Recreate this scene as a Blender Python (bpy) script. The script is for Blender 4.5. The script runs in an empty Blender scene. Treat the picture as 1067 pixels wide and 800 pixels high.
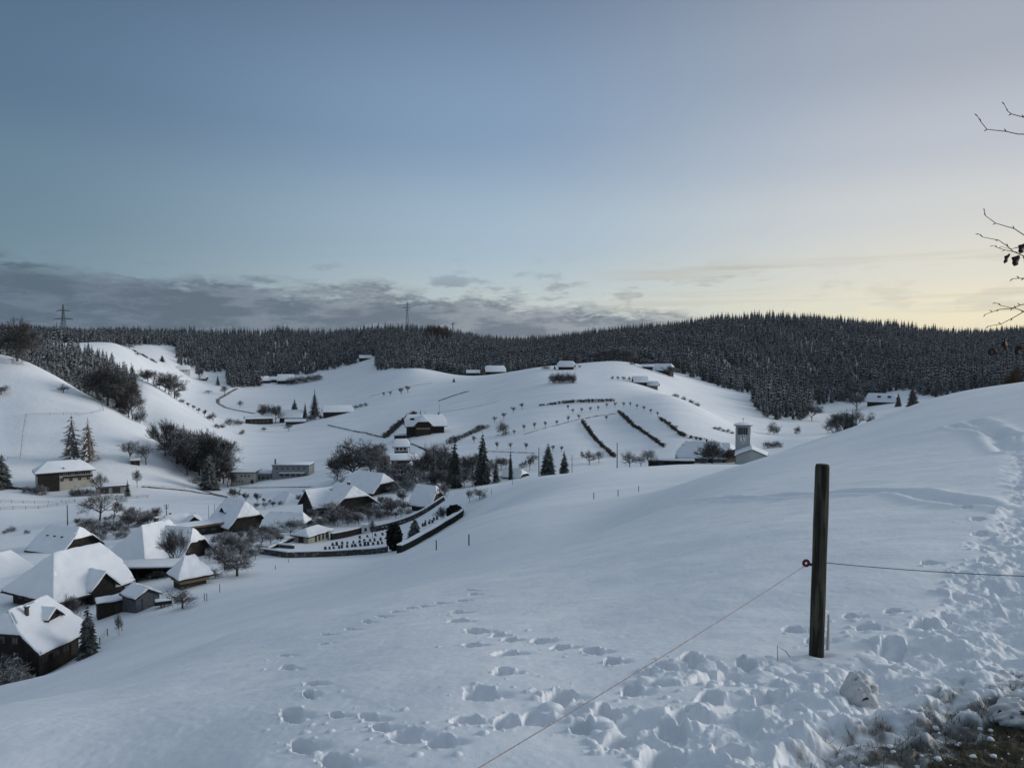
import bpy, math, random
import numpy as np
from mathutils import Vector, Matrix
R = math.radians
SC = bpy.context.scene
COL = SC.collection

# ---------------------------------------------------------------- camera
F_PX, PITCH = 791.0, math.atan(25/791.0)
CAM = np.array([0.0, 0.0, 0.0])
cd = bpy.data.cameras.new('camera'); cam = bpy.data.objects.new('camera', cd); COL.objects.link(cam)
cd.sensor_width = 36.0; cd.lens = 36.0*F_PX/1067.0
cd.clip_start = 0.05; cd.clip_end = 12000
cam.location = (0, 0, 0); cam.rotation_euler = (math.pi/2-PITCH, 0, 0)
SC.camera = cam

# ---------------------------------------------------------------- exposure
SC.view_settings.view_transform = 'Standard'
SC.view_settings.look = 'None'
SC.view_settings.exposure = 0.0
SC.view_settings.gamma = 1.0
SC.view_settings.use_curve_mapping = False

# ---------------------------------------------------------------- world: dusk sky
GLOW_AZ, SUN_AZ, SUN_EL = R(58), R(80), R(13)
W = bpy.data.worlds.new('World'); SC.world = W; W.use_nodes = True
nt = W.node_tree; nt.nodes.clear()
def wn(t, **k):
    n = nt.nodes.new(t)
    for a, v in k.items(): setattr(n, a, v)
    return n
def wl(a, b): nt.links.new(a, b)
def wmath(op, a, b=None, c=None, clamp=False):
    n = wn('ShaderNodeMath', operation=op, use_clamp=clamp)
    for i, v in enumerate((a, b, c)):
        if v is None: continue
        if isinstance(v, (int, float)): n.inputs[i].default_value = v
        else: wl(v, n.inputs[i])
    return n.outputs[0]
def wmap(v, a, b, c=0.0, d=1.0, smooth=True):
    n = wn('ShaderNodeMapRange', interpolation_type='SMOOTHSTEP' if smooth else 'LINEAR')
    wl(v, n.inputs[0])
    for i, x in zip((1, 2, 3, 4), (a, b, c, d)): n.inputs[i].default_value = x
    return n.outputs[0]
def wmix(f, a, b, mode='MIX'):
    n = wn('ShaderNodeMix', data_type='RGBA', blend_type=mode)
    if isinstance(f, (int, float)): n.inputs[0].default_value = f
    else: wl(f, n.inputs[0])
    for i, v in ((6, a), (7, b)):
        if isinstance(v, tuple): n.inputs[i].default_value = v+(1,)
        else: wl(v, n.inputs[i])
    return n.outputs[2]
def s2l(r, g, b):
    f = lambda c: (c/255/12.92) if c <= 10 else ((c/255+0.055)/1.055)**2.4
    return (f(r), f(g), f(b))
def wramp(fac, stops):
    n = wn('ShaderNodeValToRGB'); wl(fac, n.inputs[0]); cr = n.color_ramp
    cr.interpolation = 'EASE'
    while len(cr.elements) < len(stops): cr.elements.new(0.5)
    for e, (p, c) in zip(cr.elements, stops): e.position = p; e.color = s2l(*c)+(1,)
    return n.outputs[0]
tc = wn('ShaderNodeTexCoord'); sep = wn('ShaderNodeSeparateXYZ'); wl(tc.outputs['Generated'], sep.inputs[0])
dx, dy, dz = sep.outputs
elev = wmath('ARCSINE', dz)                       # radians
az = wmath('ARCTAN2', dx, dy)                     # 0 ahead, + right
# angle from the glow in azimuth, 0 at the glow .. 1 opposite
daz = wmath('ABSOLUTE', wmath('SUBTRACT', az, GLOW_AZ))
daz = wmath('MINIMUM', daz, wmath('SUBTRACT', 2*math.pi, daz))
e01 = wmath('DIVIDE', elev, R(90), clamp=True)
# three vertical gradients: toward the glow, middle, away
deg = lambda d: d/90.0  # overhead stops brighter than real dusk, out of view, added to light the snow
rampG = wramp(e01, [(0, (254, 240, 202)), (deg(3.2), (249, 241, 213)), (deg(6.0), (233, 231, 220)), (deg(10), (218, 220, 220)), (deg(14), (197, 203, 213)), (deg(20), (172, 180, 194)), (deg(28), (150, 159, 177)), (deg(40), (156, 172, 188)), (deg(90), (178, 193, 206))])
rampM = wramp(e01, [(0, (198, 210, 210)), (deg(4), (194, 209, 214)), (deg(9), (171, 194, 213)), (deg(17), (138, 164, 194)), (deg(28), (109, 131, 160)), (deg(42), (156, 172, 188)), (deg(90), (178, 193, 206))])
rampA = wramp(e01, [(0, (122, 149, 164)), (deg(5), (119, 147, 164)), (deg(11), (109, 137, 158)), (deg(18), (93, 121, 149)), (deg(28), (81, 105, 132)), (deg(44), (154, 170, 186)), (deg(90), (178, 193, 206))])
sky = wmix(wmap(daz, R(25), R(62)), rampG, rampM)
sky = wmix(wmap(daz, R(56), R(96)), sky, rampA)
# physical sky blended under the graded dusk colours
nish = wn('ShaderNodeTexSky', sky_type='NISHITA', sun_disc=False, sun_elevation=R(1.0), sun_rotation=GLOW_AZ, altitude=900)
nsc = wn('ShaderNodeVectorMath', operation='SCALE'); wl(nish.outputs[0], nsc.inputs[0]); nsc.inputs[3].default_value = 0.09
sky = wmix(0.12, sky, nsc.outputs[0])
# cloud coordinates: azimuth stretched, elevation
cv = wn('ShaderNodeCombineXYZ'); wl(wmath('MULTIPLY', az, 7.5), cv.inputs[0]); wl(wmath('MULTIPLY', elev, 28.0), cv.inputs[1])
def noise(vec, scale, detail=6, rough=0.55, off=0.0):
    m = wn('ShaderNodeVectorMath', operation='ADD'); wl(vec, m.inputs[0]); m.inputs[1].default_value = (off, off*1.7, off*0.3)
    n = wn('ShaderNodeTexNoise', noise_dimensions='3D'); wl(m.outputs[0], n.inputs['Vector'])
    n.inputs['Scale'].default_value = scale; n.inputs['Detail'].default_value = detail; n.inputs['Roughness'].default_value = rough
    return n.outputs[0]
n1 = noise(cv.outputs[0], 0.9, 7, 0.6, 3.1); n2 = noise(cv.outputs[0], 2.3, 8, 0.66, 9.0)
edn = wmath('ADD', wmath('MULTIPLY', wmath('SUBTRACT', n1, 0.5), R(4.6)), wmath('MULTIPLY', wmath('SUBTRACT', n2, 0.5), R(5.0)))
# the bank's top edge falls from left to right, ends near azimuth +12 deg
top = wmap(az, R(-36), R(16), R(6.7), R(3.5), False)
bank = wmath('SUBTRACT', wmath('ADD', top, edn), elev)
bankm = wmap(bank, R(-0.25), R(0.75))
bankm = wmath('MULTIPLY', bankm, wmap(az, R(9), R(19), 1.0, 0.0))
holes = wmath('MULTIPLY', wmap(n2, 0.50, 0.62), wmap(wmath('SUBTRACT', top, elev), R(0.1), R(1.7), 1.0, 0.0))
bankm = wmath('MULTIPLY', bankm, wmath('SUBTRACT', 1.0, wmath('MULTIPLY', holes, 0.75)))
# detached puffs above the bank
puff = wmath('MULTIPLY', wmap(noise(cv.outputs[0], 1.5, 6, 0.6, 21.0), 0.53, 0.63), wmath('MULTIPLY', wmap(elev, R(4.6), R(8.2), 1.0, 0.0), wmap(elev, R(1.0), R(2.6))))
puff = wmath('MULTIPLY', puff, wmap(az, R(10), R(24), 1.0, 0.45))
# long thin streaks near the glow
cv2 = wn('ShaderNodeCombineXYZ'); wl(wmath('MULTIPLY', az, 2.2), cv2.inputs[0]); wl(wmath('MULTIPLY', elev, 60.0), cv2.inputs[1])
strk = wmath('MULTIPLY', wmap(noise(cv2.outputs[0], 1.0, 4, 0.5, 5.0), 0.50, 0.68), wmath('MULTIPLY', wmap(elev, R(6), R(8.5), 1.0, 0.0), wmap(az, R(4), R(12))))
strk = wmath('MULTIPLY', strk, 0.38)
cld_dark = wmix(wmap(az, R(-40), R(18)), s2l(90, 106, 121), s2l(120, 130, 141))
cld_dark = wmix(wmap(noise(cv.outputs[0], 1.5, 8, 0.68, 40.0), 0.44, 0.60), cld_dark, wmix(wmap(az, R(-40), R(18)), s2l(104, 120, 136), s2l(158, 163, 170)))
sky = wmix(wmath('MULTIPLY', puff, 0.6), sky, wmix(wmap(az, R(-5), R(25)), s2l(106, 120, 136), s2l(188, 182, 172)))
rim = wmath('MULTIPLY', wmap(bank, R(-0.9), R(0.0)), wmath('SUBTRACT', 1.0, wmap(bank, R(0.0), R(0.8))))
rim = wmath('MULTIPLY', rim, wmap(az, R(-30), R(8), 0.1, 0.55))
sky = wmix(bankm, sky, cld_dark)
sky = wmix(wmath('MULTIPLY', rim, 0.6), sky, wmix(wmap(az, R(-30), R(10)), s2l(128, 150, 164), s2l(214, 218, 210)))
sky = wmix(strk, sky, s2l(176, 168, 148))
# dim ground half
sky = wmix(wmap(elev, R(-3), R(-0.5), 1.0, 0.0), sky, s2l(70, 80, 95))
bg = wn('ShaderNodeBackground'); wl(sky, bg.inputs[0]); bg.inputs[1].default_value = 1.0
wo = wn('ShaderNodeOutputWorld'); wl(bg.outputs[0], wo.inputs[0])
W.cycles.sampling_method = 'MANUAL'; W.cycles.sample_map_resolution = 512

# ---------------------------------------------------------------- glow after sunset: one wide soft sun
sd = bpy.data.lights.new('sun', 'SUN'); sd.energy = 2.35; sd.angle = R(25); sd.color = (1.0, 0.95, 0.87)
sun = bpy.data.objects.new('sun', sd); COL.objects.link(sun)
sdir = Vector((math.sin(SUN_AZ)*math.cos(SUN_EL), math.cos(SUN_AZ)*math.cos(SUN_EL), math.sin(SUN_EL)))
sun.rotation_euler = (-sdir).to_track_quat('-Z', 'Y').to_euler(); sun.location = (300, 300, 300)
# ================================================================ helpers
MATS = {}
def material(name, col, rough=0.8, noise=None, bump=None, snow=None, metallic=0.0, spec=0.3, emit=None, attr=None):
    """noise=(scale, second colour, lo, hi); bump=(scale, strength, distance); snow=(lo, hi, noise scale, amount)"""
    if name in MATS: return MATS[name]
    m = bpy.data.materials.new(name); m.use_nodes = True; t = m.node_tree; L = t.links.new
    b = t.nodes['Principled BSDF']; b.inputs['Roughness'].default_value = rough
    b.inputs['Specular IOR Level'].default_value = spec; b.inputs['Metallic'].default_value = metallic
    b.inputs['Base Color'].default_value = (*col, 1); out = None
    geo = t.nodes.new('ShaderNodeNewGeometry')
    def nz(scale, detail=4, rough_=0.6):
        n = t.nodes.new('ShaderNodeTexNoise'); n.inputs['Scale'].default_value = scale
        n.inputs['Detail'].default_value = detail; n.inputs['Roughness'].default_value = rough_
        L(geo.outputs['Position'], n.inputs['Vector']); return n.outputs[0]
    def mr(v, a, b_, c=0, d=1):
        n = t.nodes.new('ShaderNodeMapRange'); n.interpolation_type = 'SMOOTHSTEP'; L(v, n.inputs[0])
        for i, x in zip((1, 2, 3, 4), (a, b_, c, d)): n.inputs[i].default_value = x
        return n.outputs[0]
    def mix(f, a, b_):
        n = t.nodes.new('ShaderNodeMix'); n.data_type = 'RGBA'; L(f, n.inputs[0])
        for i, v in ((6, a), (7, b_)):
            if isinstance(v, tuple): n.inputs[i].default_value = (*v, 1)
            else: L(v, n.inputs[i])
        return n.outputs[2]
    cur = col
    if noise: cur = out = mix(mr(nz(noise[0]), noise[2], noise[3]), col, noise[1])
    if snow:
        sp = t.nodes.new('ShaderNodeSeparateXYZ'); L(geo.outputs['True Normal'] if len(snow) < 5 else geo.outputs['Normal'], sp.inputs[0])
        f = mr(sp.outputs[2], snow[0], snow[1], 0, snow[3])
        if snow[2]:
            mm = t.nodes.new('ShaderNodeMath'); mm.operation = 'MULTIPLY'; L(f, mm.inputs[0]); L(mr(nz(snow[2], 2), 0.38, 0.56), mm.inputs[1]); f = mm.outputs[0]
        cur = out = mix(f, cur if not isinstance(cur, tuple) else cur, (0.80, 0.82, 0.86))
    if attr:
        an = t.nodes.new('ShaderNodeAttribute'); an.attribute_name = attr[0]
        cur = out = mix(an.outputs['Fac'], cur, attr[1])
    if out is not None: L(out, b.inputs['Base Color'])
    if bump:
        bn = t.nodes.new('ShaderNodeBump'); bn.inputs['Strength'].default_value = bump[1]; bn.inputs['Distance'].default_value = bump[2]
        L(nz(bump[0]), bn.inputs['Height']); L(bn.outputs[0], b.inputs['Normal'])
    if emit: b.inputs['Emission Color'].default_value = (*emit[0], 1); b.inputs['Emission Strength'].default_value = emit[1]
    m.diffuse_color = (*col, 1); MATS[name] = m
    return m

def mesh_np(name, co, faces=None, quads=None, tris=None, smooth=False):
    """mesh out of numpy arrays; faces may be a python list of mixed polygons"""
    me = bpy.data.meshes.new(name)
    if faces is not None:
        me.from_pydata([tuple(c) for c in co], [], faces)
    else:
        arr = quads if quads is not None else tris; k = arr.shape[1]
        me.vertices.add(len(co)); me.vertices.foreach_set('co', np.ascontiguousarray(co, np.float32).ravel())
        me.loops.add(arr.size); me.loops.foreach_set('vertex_index', np.ascontiguousarray(arr, np.int32).ravel())
        me.polygons.add(len(arr)); me.polygons.foreach_set('loop_start', np.arange(0, arr.size, k, dtype=np.int32))
        try: me.polygons.foreach_set('loop_total', np.full(len(arr), k, np.int32))
        except Exception: pass
    me.polygons.foreach_set('use_smooth', np.full(len(me.polygons), smooth))
    me.update(calc_edges=True)
    return me
def obj(name, me, mats, parent=None, loc=None, rotz=0.0):
    o = bpy.data.objects.new(name, me); COL.objects.link(o)
    if me is not None and mats is not None and not me.materials:
        for m in (mats if isinstance(mats, (list, tuple)) else [mats]): me.materials.append(m)
    if parent: o.parent = parent
    if loc is not None: o.location = loc
    if rotz: o.rotation_euler = (0, 0, rotz)
    return o
def thing(name, label, cat, loc=(0, 0, 0), rotz=0.0, group=None):
    o = bpy.data.objects.new(name, None); COL.objects.link(o); o.empty_display_size = 0.5
    o.location = loc; o.rotation_euler = (0, 0, rotz); o['label'] = label; o['category'] = cat
    if group: o['group'] = group
    return o
def tag(o, label, cat, group=None, kind=None):
    o['label'] = label; o['category'] = cat
    if group: o['group'] = group
    if kind: o['kind'] = kind
    return o
def copy_tree(o, parent=None):
    c = o.copy(); COL.objects.link(c)
    if parent is not None: c.parent = parent
    for ch in [k for k in bpy.data.objects if k.parent == o and k != c]: copy_tree(ch, c)
    return c

class MB:
    """collects shapes into one mesh"""
    def __init__(s): s.v = []; s.f = []; s.mi = []
    def add(s, vs, fs, mi=0):
        n = len(s.v); s.v += [tuple(v) for v in vs]; s.f += [tuple(i+n for i in f) for f in fs]; s.mi += [mi]*len(fs)
        return s
    def box(s, x0, x1, y0, y1, z0, z1, mi=0):
        return s.add([(x0,y0,z0),(x1,y0,z0),(x1,y1,z0),(x0,y1,z0),(x0,y0,z1),(x1,y0,z1),(x1,y1,z1),(x0,y1,z1)],
                     [(3,2,1,0),(4,5,6,7),(0,1,5,4),(1,2,6,5),(2,3,7,6),(3,0,4,7)], mi)
    def tube(s, pts, rad, n=6, mi=0, cap=True):
        pts = [Vector(p) for p in pts]; rr = rad if isinstance(rad, (list, tuple)) else [rad]*len(pts)
        rings = []; up = None
        for i, p in enumerate(pts):
            d = (pts[min(i+1, len(pts)-1)]-pts[max(i-1, 0)]).normalized()
            a = d.cross(Vector((0, 0, 1)) if abs(d.z) < 0.9 else Vector((1, 0, 0))).normalized() if up is None else (up-d*up.dot(d)).normalized()
            up = a; b = d.cross(a)
            rings.append([p+(a*math.cos(2*math.pi*k/n)+b*math.sin(2*math.pi*k/n))*rr[i] for k in range(n)])
        fs = [(i*n+k, i*n+(k+1) % n, (i+1)*n+(k+1) % n, (i+1)*n+k) for i in range(len(pts)-1) for k in range(n)]
        if cap: fs += [tuple(range(n))[::-1], tuple(range((len(pts)-1)*n, len(pts)*n))]
        return s.add([v for r in rings for v in r], fs, mi)
    def build(s, name, mats, parent=None, smooth=False, loc=None, rotz=0.0, bevel=0, seg=2):
        me = mesh_np(name, s.v, faces=s.f, smooth=smooth)
        o = obj(name, me, mats, parent, loc, rotz)
        if any(s.mi): me.polygons.foreach_set('material_index', s.mi)
        if bevel:
            b = o.modifiers.new('bevel', 'BEVEL'); b.width = bevel; b.segments = seg; b.limit_method = 'ANGLE'; b.angle_limit = R(35)
            me.polygons.foreach_set('use_smooth', [True]*len(me.polygons))
        return o
# value noise in numpy
def _h(i, j, seed):
    v = np.sin(i*127.1+j*311.7+seed*74.7)*43758.5453
    return v-np.floor(v)
def vnoise(x, y, seed=0):
    i, j = np.floor(x), np.floor(y); fx, fy = x-i, y-j
    fx = fx*fx*(3-2*fx); fy = fy*fy*(3-2*fy)
    a = _h(i, j, seed); b = _h(i+1, j, seed); c = _h(i, j+1, seed); d = _h(i+1, j+1, seed)
    return a+(b-a)*fx+(c-a)*fy+(a-b-c+d)*fx*fy
def fbm(x, y, seed=0, o=4, g=0.5):
    s = 0; a = 1; t = 0
    for k in range(o):
        s = s+a*(vnoise(x, y, seed+k)-0.5); t += a; a *= g; x = x*1.93+7.1; y = y*1.93+3.3
    return s/t
def worley(x, y, seed=0):
    i, j = np.floor(x), np.floor(y); best = np.full(x.shape, 9.0)
    for di in (-1, 0, 1):
        for dj in (-1, 0, 1):
            a, b = i+di, j+dj
            d = (a+_h(a, b, seed)-x)**2+(b+_h(a, b, seed+5)-y)**2
            best = np.minimum(best, d)
    return np.sqrt(best)
def blocks(x, y, seed=0):
    """broken slabs: each cell a plateau of its own height and tilt, plus the distance to its edge"""
    i, j = np.floor(x), np.floor(y); d1 = np.full(x.shape, 9.0); d2 = d1.copy(); h = np.zeros(x.shape)
    for di in (-1, 0, 1):
        for dj in (-1, 0, 1):
            a, b = i+di, j+dj; ox, oy = x-a-_h(a, b, seed), y-b-_h(a, b, seed+5); d = ox*ox+oy*oy
            hh = _h(a, b, seed+9)+0.9*(_h(a, b, seed+11)-.5)*ox+0.9*(_h(a, b, seed+12)-.5)*oy
            m = d < d1; d2 = np.where(m, d1, np.minimum(d2, d)); h = np.where(m, hh, h); d1 = np.where(m, d, d1)
    return h, np.sqrt(d2)-np.sqrt(d1)
def sstep(x, a, b):
    t = np.clip((x-a)/(b-a), 0, 1); return t*t*(3-2*t)
# ================================================================ terrain
CP, SP = math.cos(PITCH), math.sin(PITCH)
def raydir(px, py):
    a = (np.asarray(px, float)-533.5)/F_PX; b = (400-np.asarray(py, float))/F_PX
    return a, CP+b*SP, -SP+b*CP
def P3(px, Y, py):
    x, y, z = raydir(px, py); return x/y*Y, Y, z/y*Y
def to_px(x, y, z):
    d = y*CP-z*SP; u = y*SP+z*CP
    return 533.5+F_PX*x/d, 400-F_PX*u/d
Z0 = -1.62
# (column, metres ahead, row) of points on the land, read as a survey of ridges, edges and floors
SURVEY = [
 # around the viewer
 (0,2.9,960),(0,4.1,802),(250,3.5,800),(533,3.05,800),(800,2.85,800),(1067,2.7,800),(1200,2.7,800),(-150,4.3,802),
 (100,7.5,722),(300,7.0,692),(600,5.3,688),(851,4.7,686),(1067,4.4,684),(1200,4.4,680),
 (0,8.2,737),(-150,8.5,778),(240,12,663),(400,16,619),(555,22,578),(640,28,550),(710,50,507),(-400,9,900),
 (750,8,602),(900,7,600),(1067,6.5,597),(1200,6.6,590),(450,9,640),(600,13,588),(750,17,530),(900,18,500),(1067,13,500),(1200,13,495),(1400,13,485),
 (1067,32,430),(1067,60,398),(1000,66,408),(960,68,419),(900,72,443),(840,76,461),(790,68,480),(900,33,470),(760,34,500),(1200,55,378),(1400,50,360),(1600,50,350),
 (1067,110,425),(960,115,450),(900,125,468),(840,130,478),(1200,110,400),(1400,110,380),
 (780,120,492),(710,100,508),(555,50,555),(400,50,602),(240,50,645),(0,40,729),(-200,40,800),(100,45,690),
 (0,15,746),(120,16,710),(240,21,669),(400,27,626),(555,36,584),(640,44,554),(-150,15,790),(640,90,518),(555,110,522),(480,110,545),
 # far field down to the village
 (0,82,713),(-150,80,755),(100,93,682),(45,98,699),(10,97,712),(200,113,628),(290,148,584),(400,154,577),(480,166,546),(485,192,510),(465,196,520),(560,200,496),(640,207,488),(700,214,484),(760,222,483),(800,228,482),
 (560,235,503),(640,250,493),(500,225,512),(400,120,588),(300,110,612),(200,80,652),
 # village floor
 (0,112,655),(-150,120,650),(150,128,614),(200,128,606),(60,150,597),(300,180,560),(400,200,545),(450,212,530),(250,208,549),(100,190,569),(0,190,573),(-200,190,578),
 (100,240,530),(200,265,522),(0,250,528),(-200,250,535),(300,300,508),(280,330,500),(400,290,493),(440,260,508),(350,240,525),(60,283,513),(130,288,512),(210,320,508),
 # left hill
 (-250,430,352),(-120,425,360),(0,415,369),(25,412,375),(60,405,392),(110,390,419),(150,372,444),(190,352,479),(220,338,502),
 (0,345,440),(60,340,450),(120,318,482),(-200,345,430),(0,300,490),(-200,290,505),(160,310,500),
 (0,500,388),(60,480,410),(110,465,430),(150,440,452),(-200,520,372),
 # wooded flank behind it
 (30,620,370),(85,610,378),(125,560,400),(80,800,358),(-200,700,350),(0,900,352),
 # second ridge
 (145,480,408),(175,470,428),(210,470,443),(140,540,392),(190,535,420),(225,520,441),(175,620,418),(225,620,432),
 # centre valley
 (230,450,462),(300,430,472),(340,380,480),(300,500,458),(300,600,441),(255,600,440),(345,560,440),(230,850,402),(300,730,420),(300,950,398),(240,900,400),(370,1000,379),(400,850,387),(370,760,405),
 (200,900,396),(130,850,366),(120,800,356),(180,850,380),(160,1020,361),(200,760,412),(100,1000,360),
 # far wooded skyline
 (-300,1300,350),(-100,1300,350),(60,1300,352),(200,1250,352),(300,1250,351),(375,1250,350),(425,1200,349),(470,1200,352),(540,1250,360),(600,1200,356),(650,1150,352),(700,1150,346),(750,1120,339),(830,1120,338),(900,1120,343),(960,1150,350),(1067,1150,351),(1200,1150,350),(1400,1150,345),
 (300,1080,370),(420,1000,368),(540,1000,374),(620,900,372),(740,850,375),(900,900,382),(1067,850,378),(1300,850,370),
 (60,1700,356),(400,1700,356),(700,1700,352),(1000,1700,356),(-300,1700,356),(1400,1700,352),
 # centre hill
 (430,750,384),(480,760,391),(530,720,388),(440,620,410),(440,400,449),(380,480,452),(400,360,472),(420,310,490),(480,420,443),(520,470,420),(550,520,400),(585,560,388),(560,600,384),(650,640,377),(600,640,379),
 (640,660,376),(690,600,389),(672,500,404),(620,540,391),(600,820,385),(700,760,388),(480,900,392),
 (560,380,440),(600,400,430),(640,370,440),(600,450,410),(700,340,442),(740,290,468),(600,300,470),(550,290,482),(680,290,472),(700,430,412),(730,400,426),(766,365,448),(660,520,396),(500,330,470),
 (700,520,412),(740,480,430),(790,430,453),(760,560,420),(740,650,402),(800,680,409),(850,520,440),(830,330,457),(880,350,452),(790,320,463),
 (760,800,396),(830,700,425),(880,620,430),(915,650,422),(940,700,411),(900,730,416),(1000,700,402),(1067,600,410),(1000,400,440),(1100,300,440),
 (1300,400,400),(1300,650,385),
]
sv = np.array(SURVEY, float)
sx, sy, sz = P3(sv[:, 0], sv[:, 1], sv[:, 2])
ex = []
for a in range(-180, 180, 30):                       # land beside and behind the viewer
    if abs(a) < 60: continue
    ar = R(a)
    for rr in (1.2, 4, 15, 60, 250, 1000, 3000):
        side = math.sin(ar)
        zz = Z0 + side*0.10*min(rr, 60)*(1 if rr < 100 else 0.6) - (0 if rr < 100 else 10)
        ex.append((math.sin(ar)*rr, math.cos(ar)*rr, zz))
for a in range(-60, 61, 15):
    ar = R(a)
    ex.append((math.sin(ar)*0.9, math.cos(ar)*0.9, Z0)); ex.append((math.sin(ar)*3500, math.cos(ar)*3500, 20))
ex = np.array(ex)
sx = np.r_[sx, ex[:, 0]]; sy = np.r_[sy, ex[:, 1]]; sz = np.r_[sz, ex[:, 2]]
KU, KV = 8.0, 3.0
def uv_(x, y):
    r = np.hypot(x, y); return np.arctan2(x, y)*KU, np.log(np.maximum(r, 0.3))*KV, r
def phi(d2): return 0.5*d2*np.log(d2+1e-9)
su, svv, sr = uv_(sx, sy)
N = len(su)
A = phi((su[:, None]-su[None])**2+(svv[:, None]-svv[None])**2)+np.eye(N)*0.02
Pm = np.c_[np.ones(N), su, svv]
M = np.zeros((N+3, N+3)); M[:N, :N] = A; M[:N, N:] = Pm; M[N:, :N] = Pm.T
rhs = np.r_[(sz-Z0)/sr, 0, 0, 0]
wts = np.linalg.solve(M, rhs)
def ground(x, y):
    x = np.atleast_1d(np.asarray(x, float)); y = np.atleast_1d(np.asarray(y, float))
    out = np.empty(x.shape); xf, yf, of = x.ravel(), y.ravel(), out.ravel()
    for i in range(0, len(xf), 20000):
        u, v, r = uv_(xf[i:i+20000], yf[i:i+20000])
        k = phi((u[:, None]-su[None])**2+(v[:, None]-svv[None])**2)
        of[i:i+20000] = Z0 + r*(k@wts[:N]+wts[N]+wts[N+1]*u+wts[N+2]*v)
    return of.reshape(x.shape)
def gz(x, y): return float(ground(x, y)[0])
def at(px, Y):
    """stand on the land in the column px at Y metres ahead"""
    x = (px-533.5)/F_PX/CP*Y; 
    z = gz(x, Y)
    for _ in range(3):
        x = (px-533.5)/F_PX*(Y*CP-z*SP); z = gz(x, Y)
    return x, Y, z
def hit(px, py, y0=2.0, y1=2500):
    """first point of the land met along the sight line"""
    x, y, z = raydir(px, py)
    Y = np.exp(np.linspace(math.log(y0), math.log(y1), 700))
    g = ground(x/y*Y, Y); d = z/y*Y-g
    i = np.argmax(d < 0)
    if not (d < 0).any(): return x/y*y1, y1, float(g[-1])
    if i == 0: i = 1
    f = d[i-1]/(d[i-1]-d[i]); Yh = Y[i-1]+f*(Y[i]-Y[i-1])
    return float(x/y*Yh), float(Yh), gz(x/y*Yh, Yh)
# ---------------------------------------------------------------- one sheet of land, finest near the viewer
def knots():
    lr = [math.log(0.8)]
    while lr[-1] < math.log(2.2): lr.append(lr[-1]+0.05)
    while lr[-1] < math.log(9.0): lr.append(lr[-1]+0.0112)
    while lr[-1] < math.log(30): lr.append(lr[-1]+0.02)
    while lr[-1] < math.log(3600): lr.append(lr[-1]+0.034)
    a = [-180+6*i for i in range(int(138/6)+1)]
    while a[-1] < -36.5: a.append(a[-1]+0.6)
    while a[-1] < 36.5: a.append(a[-1]+0.24)
    while a[-1] < 42: a.append(a[-1]+0.6)
    while a[-1] < 174: a.append(a[-1]+6)
    a[-1] = 180.0
    return np.array(lr), np.radians(np.array(a))
KL, KA = knots()
kz = ground((np.exp(KL)[:, None]*np.sin(KA)[None]), (np.exp(KL)[:, None]*np.cos(KA)[None]))
def refine(arr, sub, axis):
    arr = np.moveaxis(arr, axis, 0); p = np.concatenate([2*arr[:1]-arr[1:2], arr, 2*arr[-1:]-arr[-2:-1]])
    outs = []
    for k in range(sub):
        t = k/sub
        w = (-.5*t+t*t-.5*t**3, 1-2.5*t*t+1.5*t**3, .5*t+2*t*t-1.5*t**3, -.5*t*t+.5*t**3)
        outs.append(w[0]*p[:-3]+w[1]*p[1:-2]+w[2]*p[2:-1]+w[3]*p[3:])
    o = np.stack(outs, 1).reshape((-1,)+arr.shape[1:]); o = np.concatenate([o, arr[-1:]])
    return np.moveaxis(o, 0, axis)
SUB = 4
GL = refine(KL, SUB, 0); GA = refine(KA, SUB, 0)
GL = np.interp(np.arange(len(GL))/SUB, np.arange(len(KL)), KL); GA = np.interp(np.arange(len(GA))/SUB, np.arange(len(KA)), KA)
GZ = refine(refine(kz, SUB, 0), SUB, 1)
GR = np.exp(GL); GX = GR[:, None]*np.sin(GA)[None]; GY = GR[:, None]*np.cos(GA)[None]
NR, NA = GX.shape
soil = np.zeros_like(GZ)
near = int(np.searchsorted(GR, 40))
X, Y_, ZB = GX[:near], GY[:near], GZ[:near].copy()
D = np.zeros_like(ZB)
def seg_dist(pts):
    """distance to a polyline and the interpolated third value"""
    best = np.full(X.shape, 1e9); val = np.zeros(X.shape)
    for (x0, y0, w0), (x1, y1, w1) in zip(pts[:-1], pts[1:]):
        dx_, dy_ = x1-x0, y1-y0; t = np.clip(((X-x0)*dx_+(Y_-y0)*dy_)/(dx_*dx_+dy_*dy_+1e-9), 0, 1)
        d = np.hypot(X-x0-t*dx_, Y_-y0-t*dy_); m = d < best
        best = np.where(m, d, best); val = np.where(m, w0+t*(w1-w0), val)
    return best, val
def path(l): return [(*hit(a, b, 1.5)[:2], w) for a, b, w in l]
# the trodden trail coming down from the right and churned snow towards the viewer
d1, w1 = seg_dist(path([(1058, 455, .16), (1063, 500, .2), (1064, 545, .24), (1060, 590, .30), (1040, 632, .36), (1005, 672, .48), (965, 710, .55), (905, 745, .62), (860, 780, .7), (840, 820, .7)]))
d2, w2 = seg_dist(path([(900, 750, .45), (820, 770, .38), (740, 776, .30), (670, 764, .2), (620, 745, .16), (575, 727, .08)]))
d3, w3 = seg_dist(path([(1067, 680, .6), (1000, 740, .8), (960, 790, .9)]))
d4, w4 = seg_dist(path([(850, 695, .22), (780, 700, .2), (700, 700, .14)]))
wob = fbm(X*2.3, Y_*2.3, 3, 3)*0.42
tr = np.maximum.reduce([sstep(w1-d1+wob, -.12, .22), sstep(w2-d2+wob, -.1, .2), sstep(w3-d3+wob, -.1, .2), 0.55*sstep(w4-d4+wob, -.1, .15)])
fade = 1/(1+np.maximum(0, np.hypot(X, Y_)-14)/12)
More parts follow.
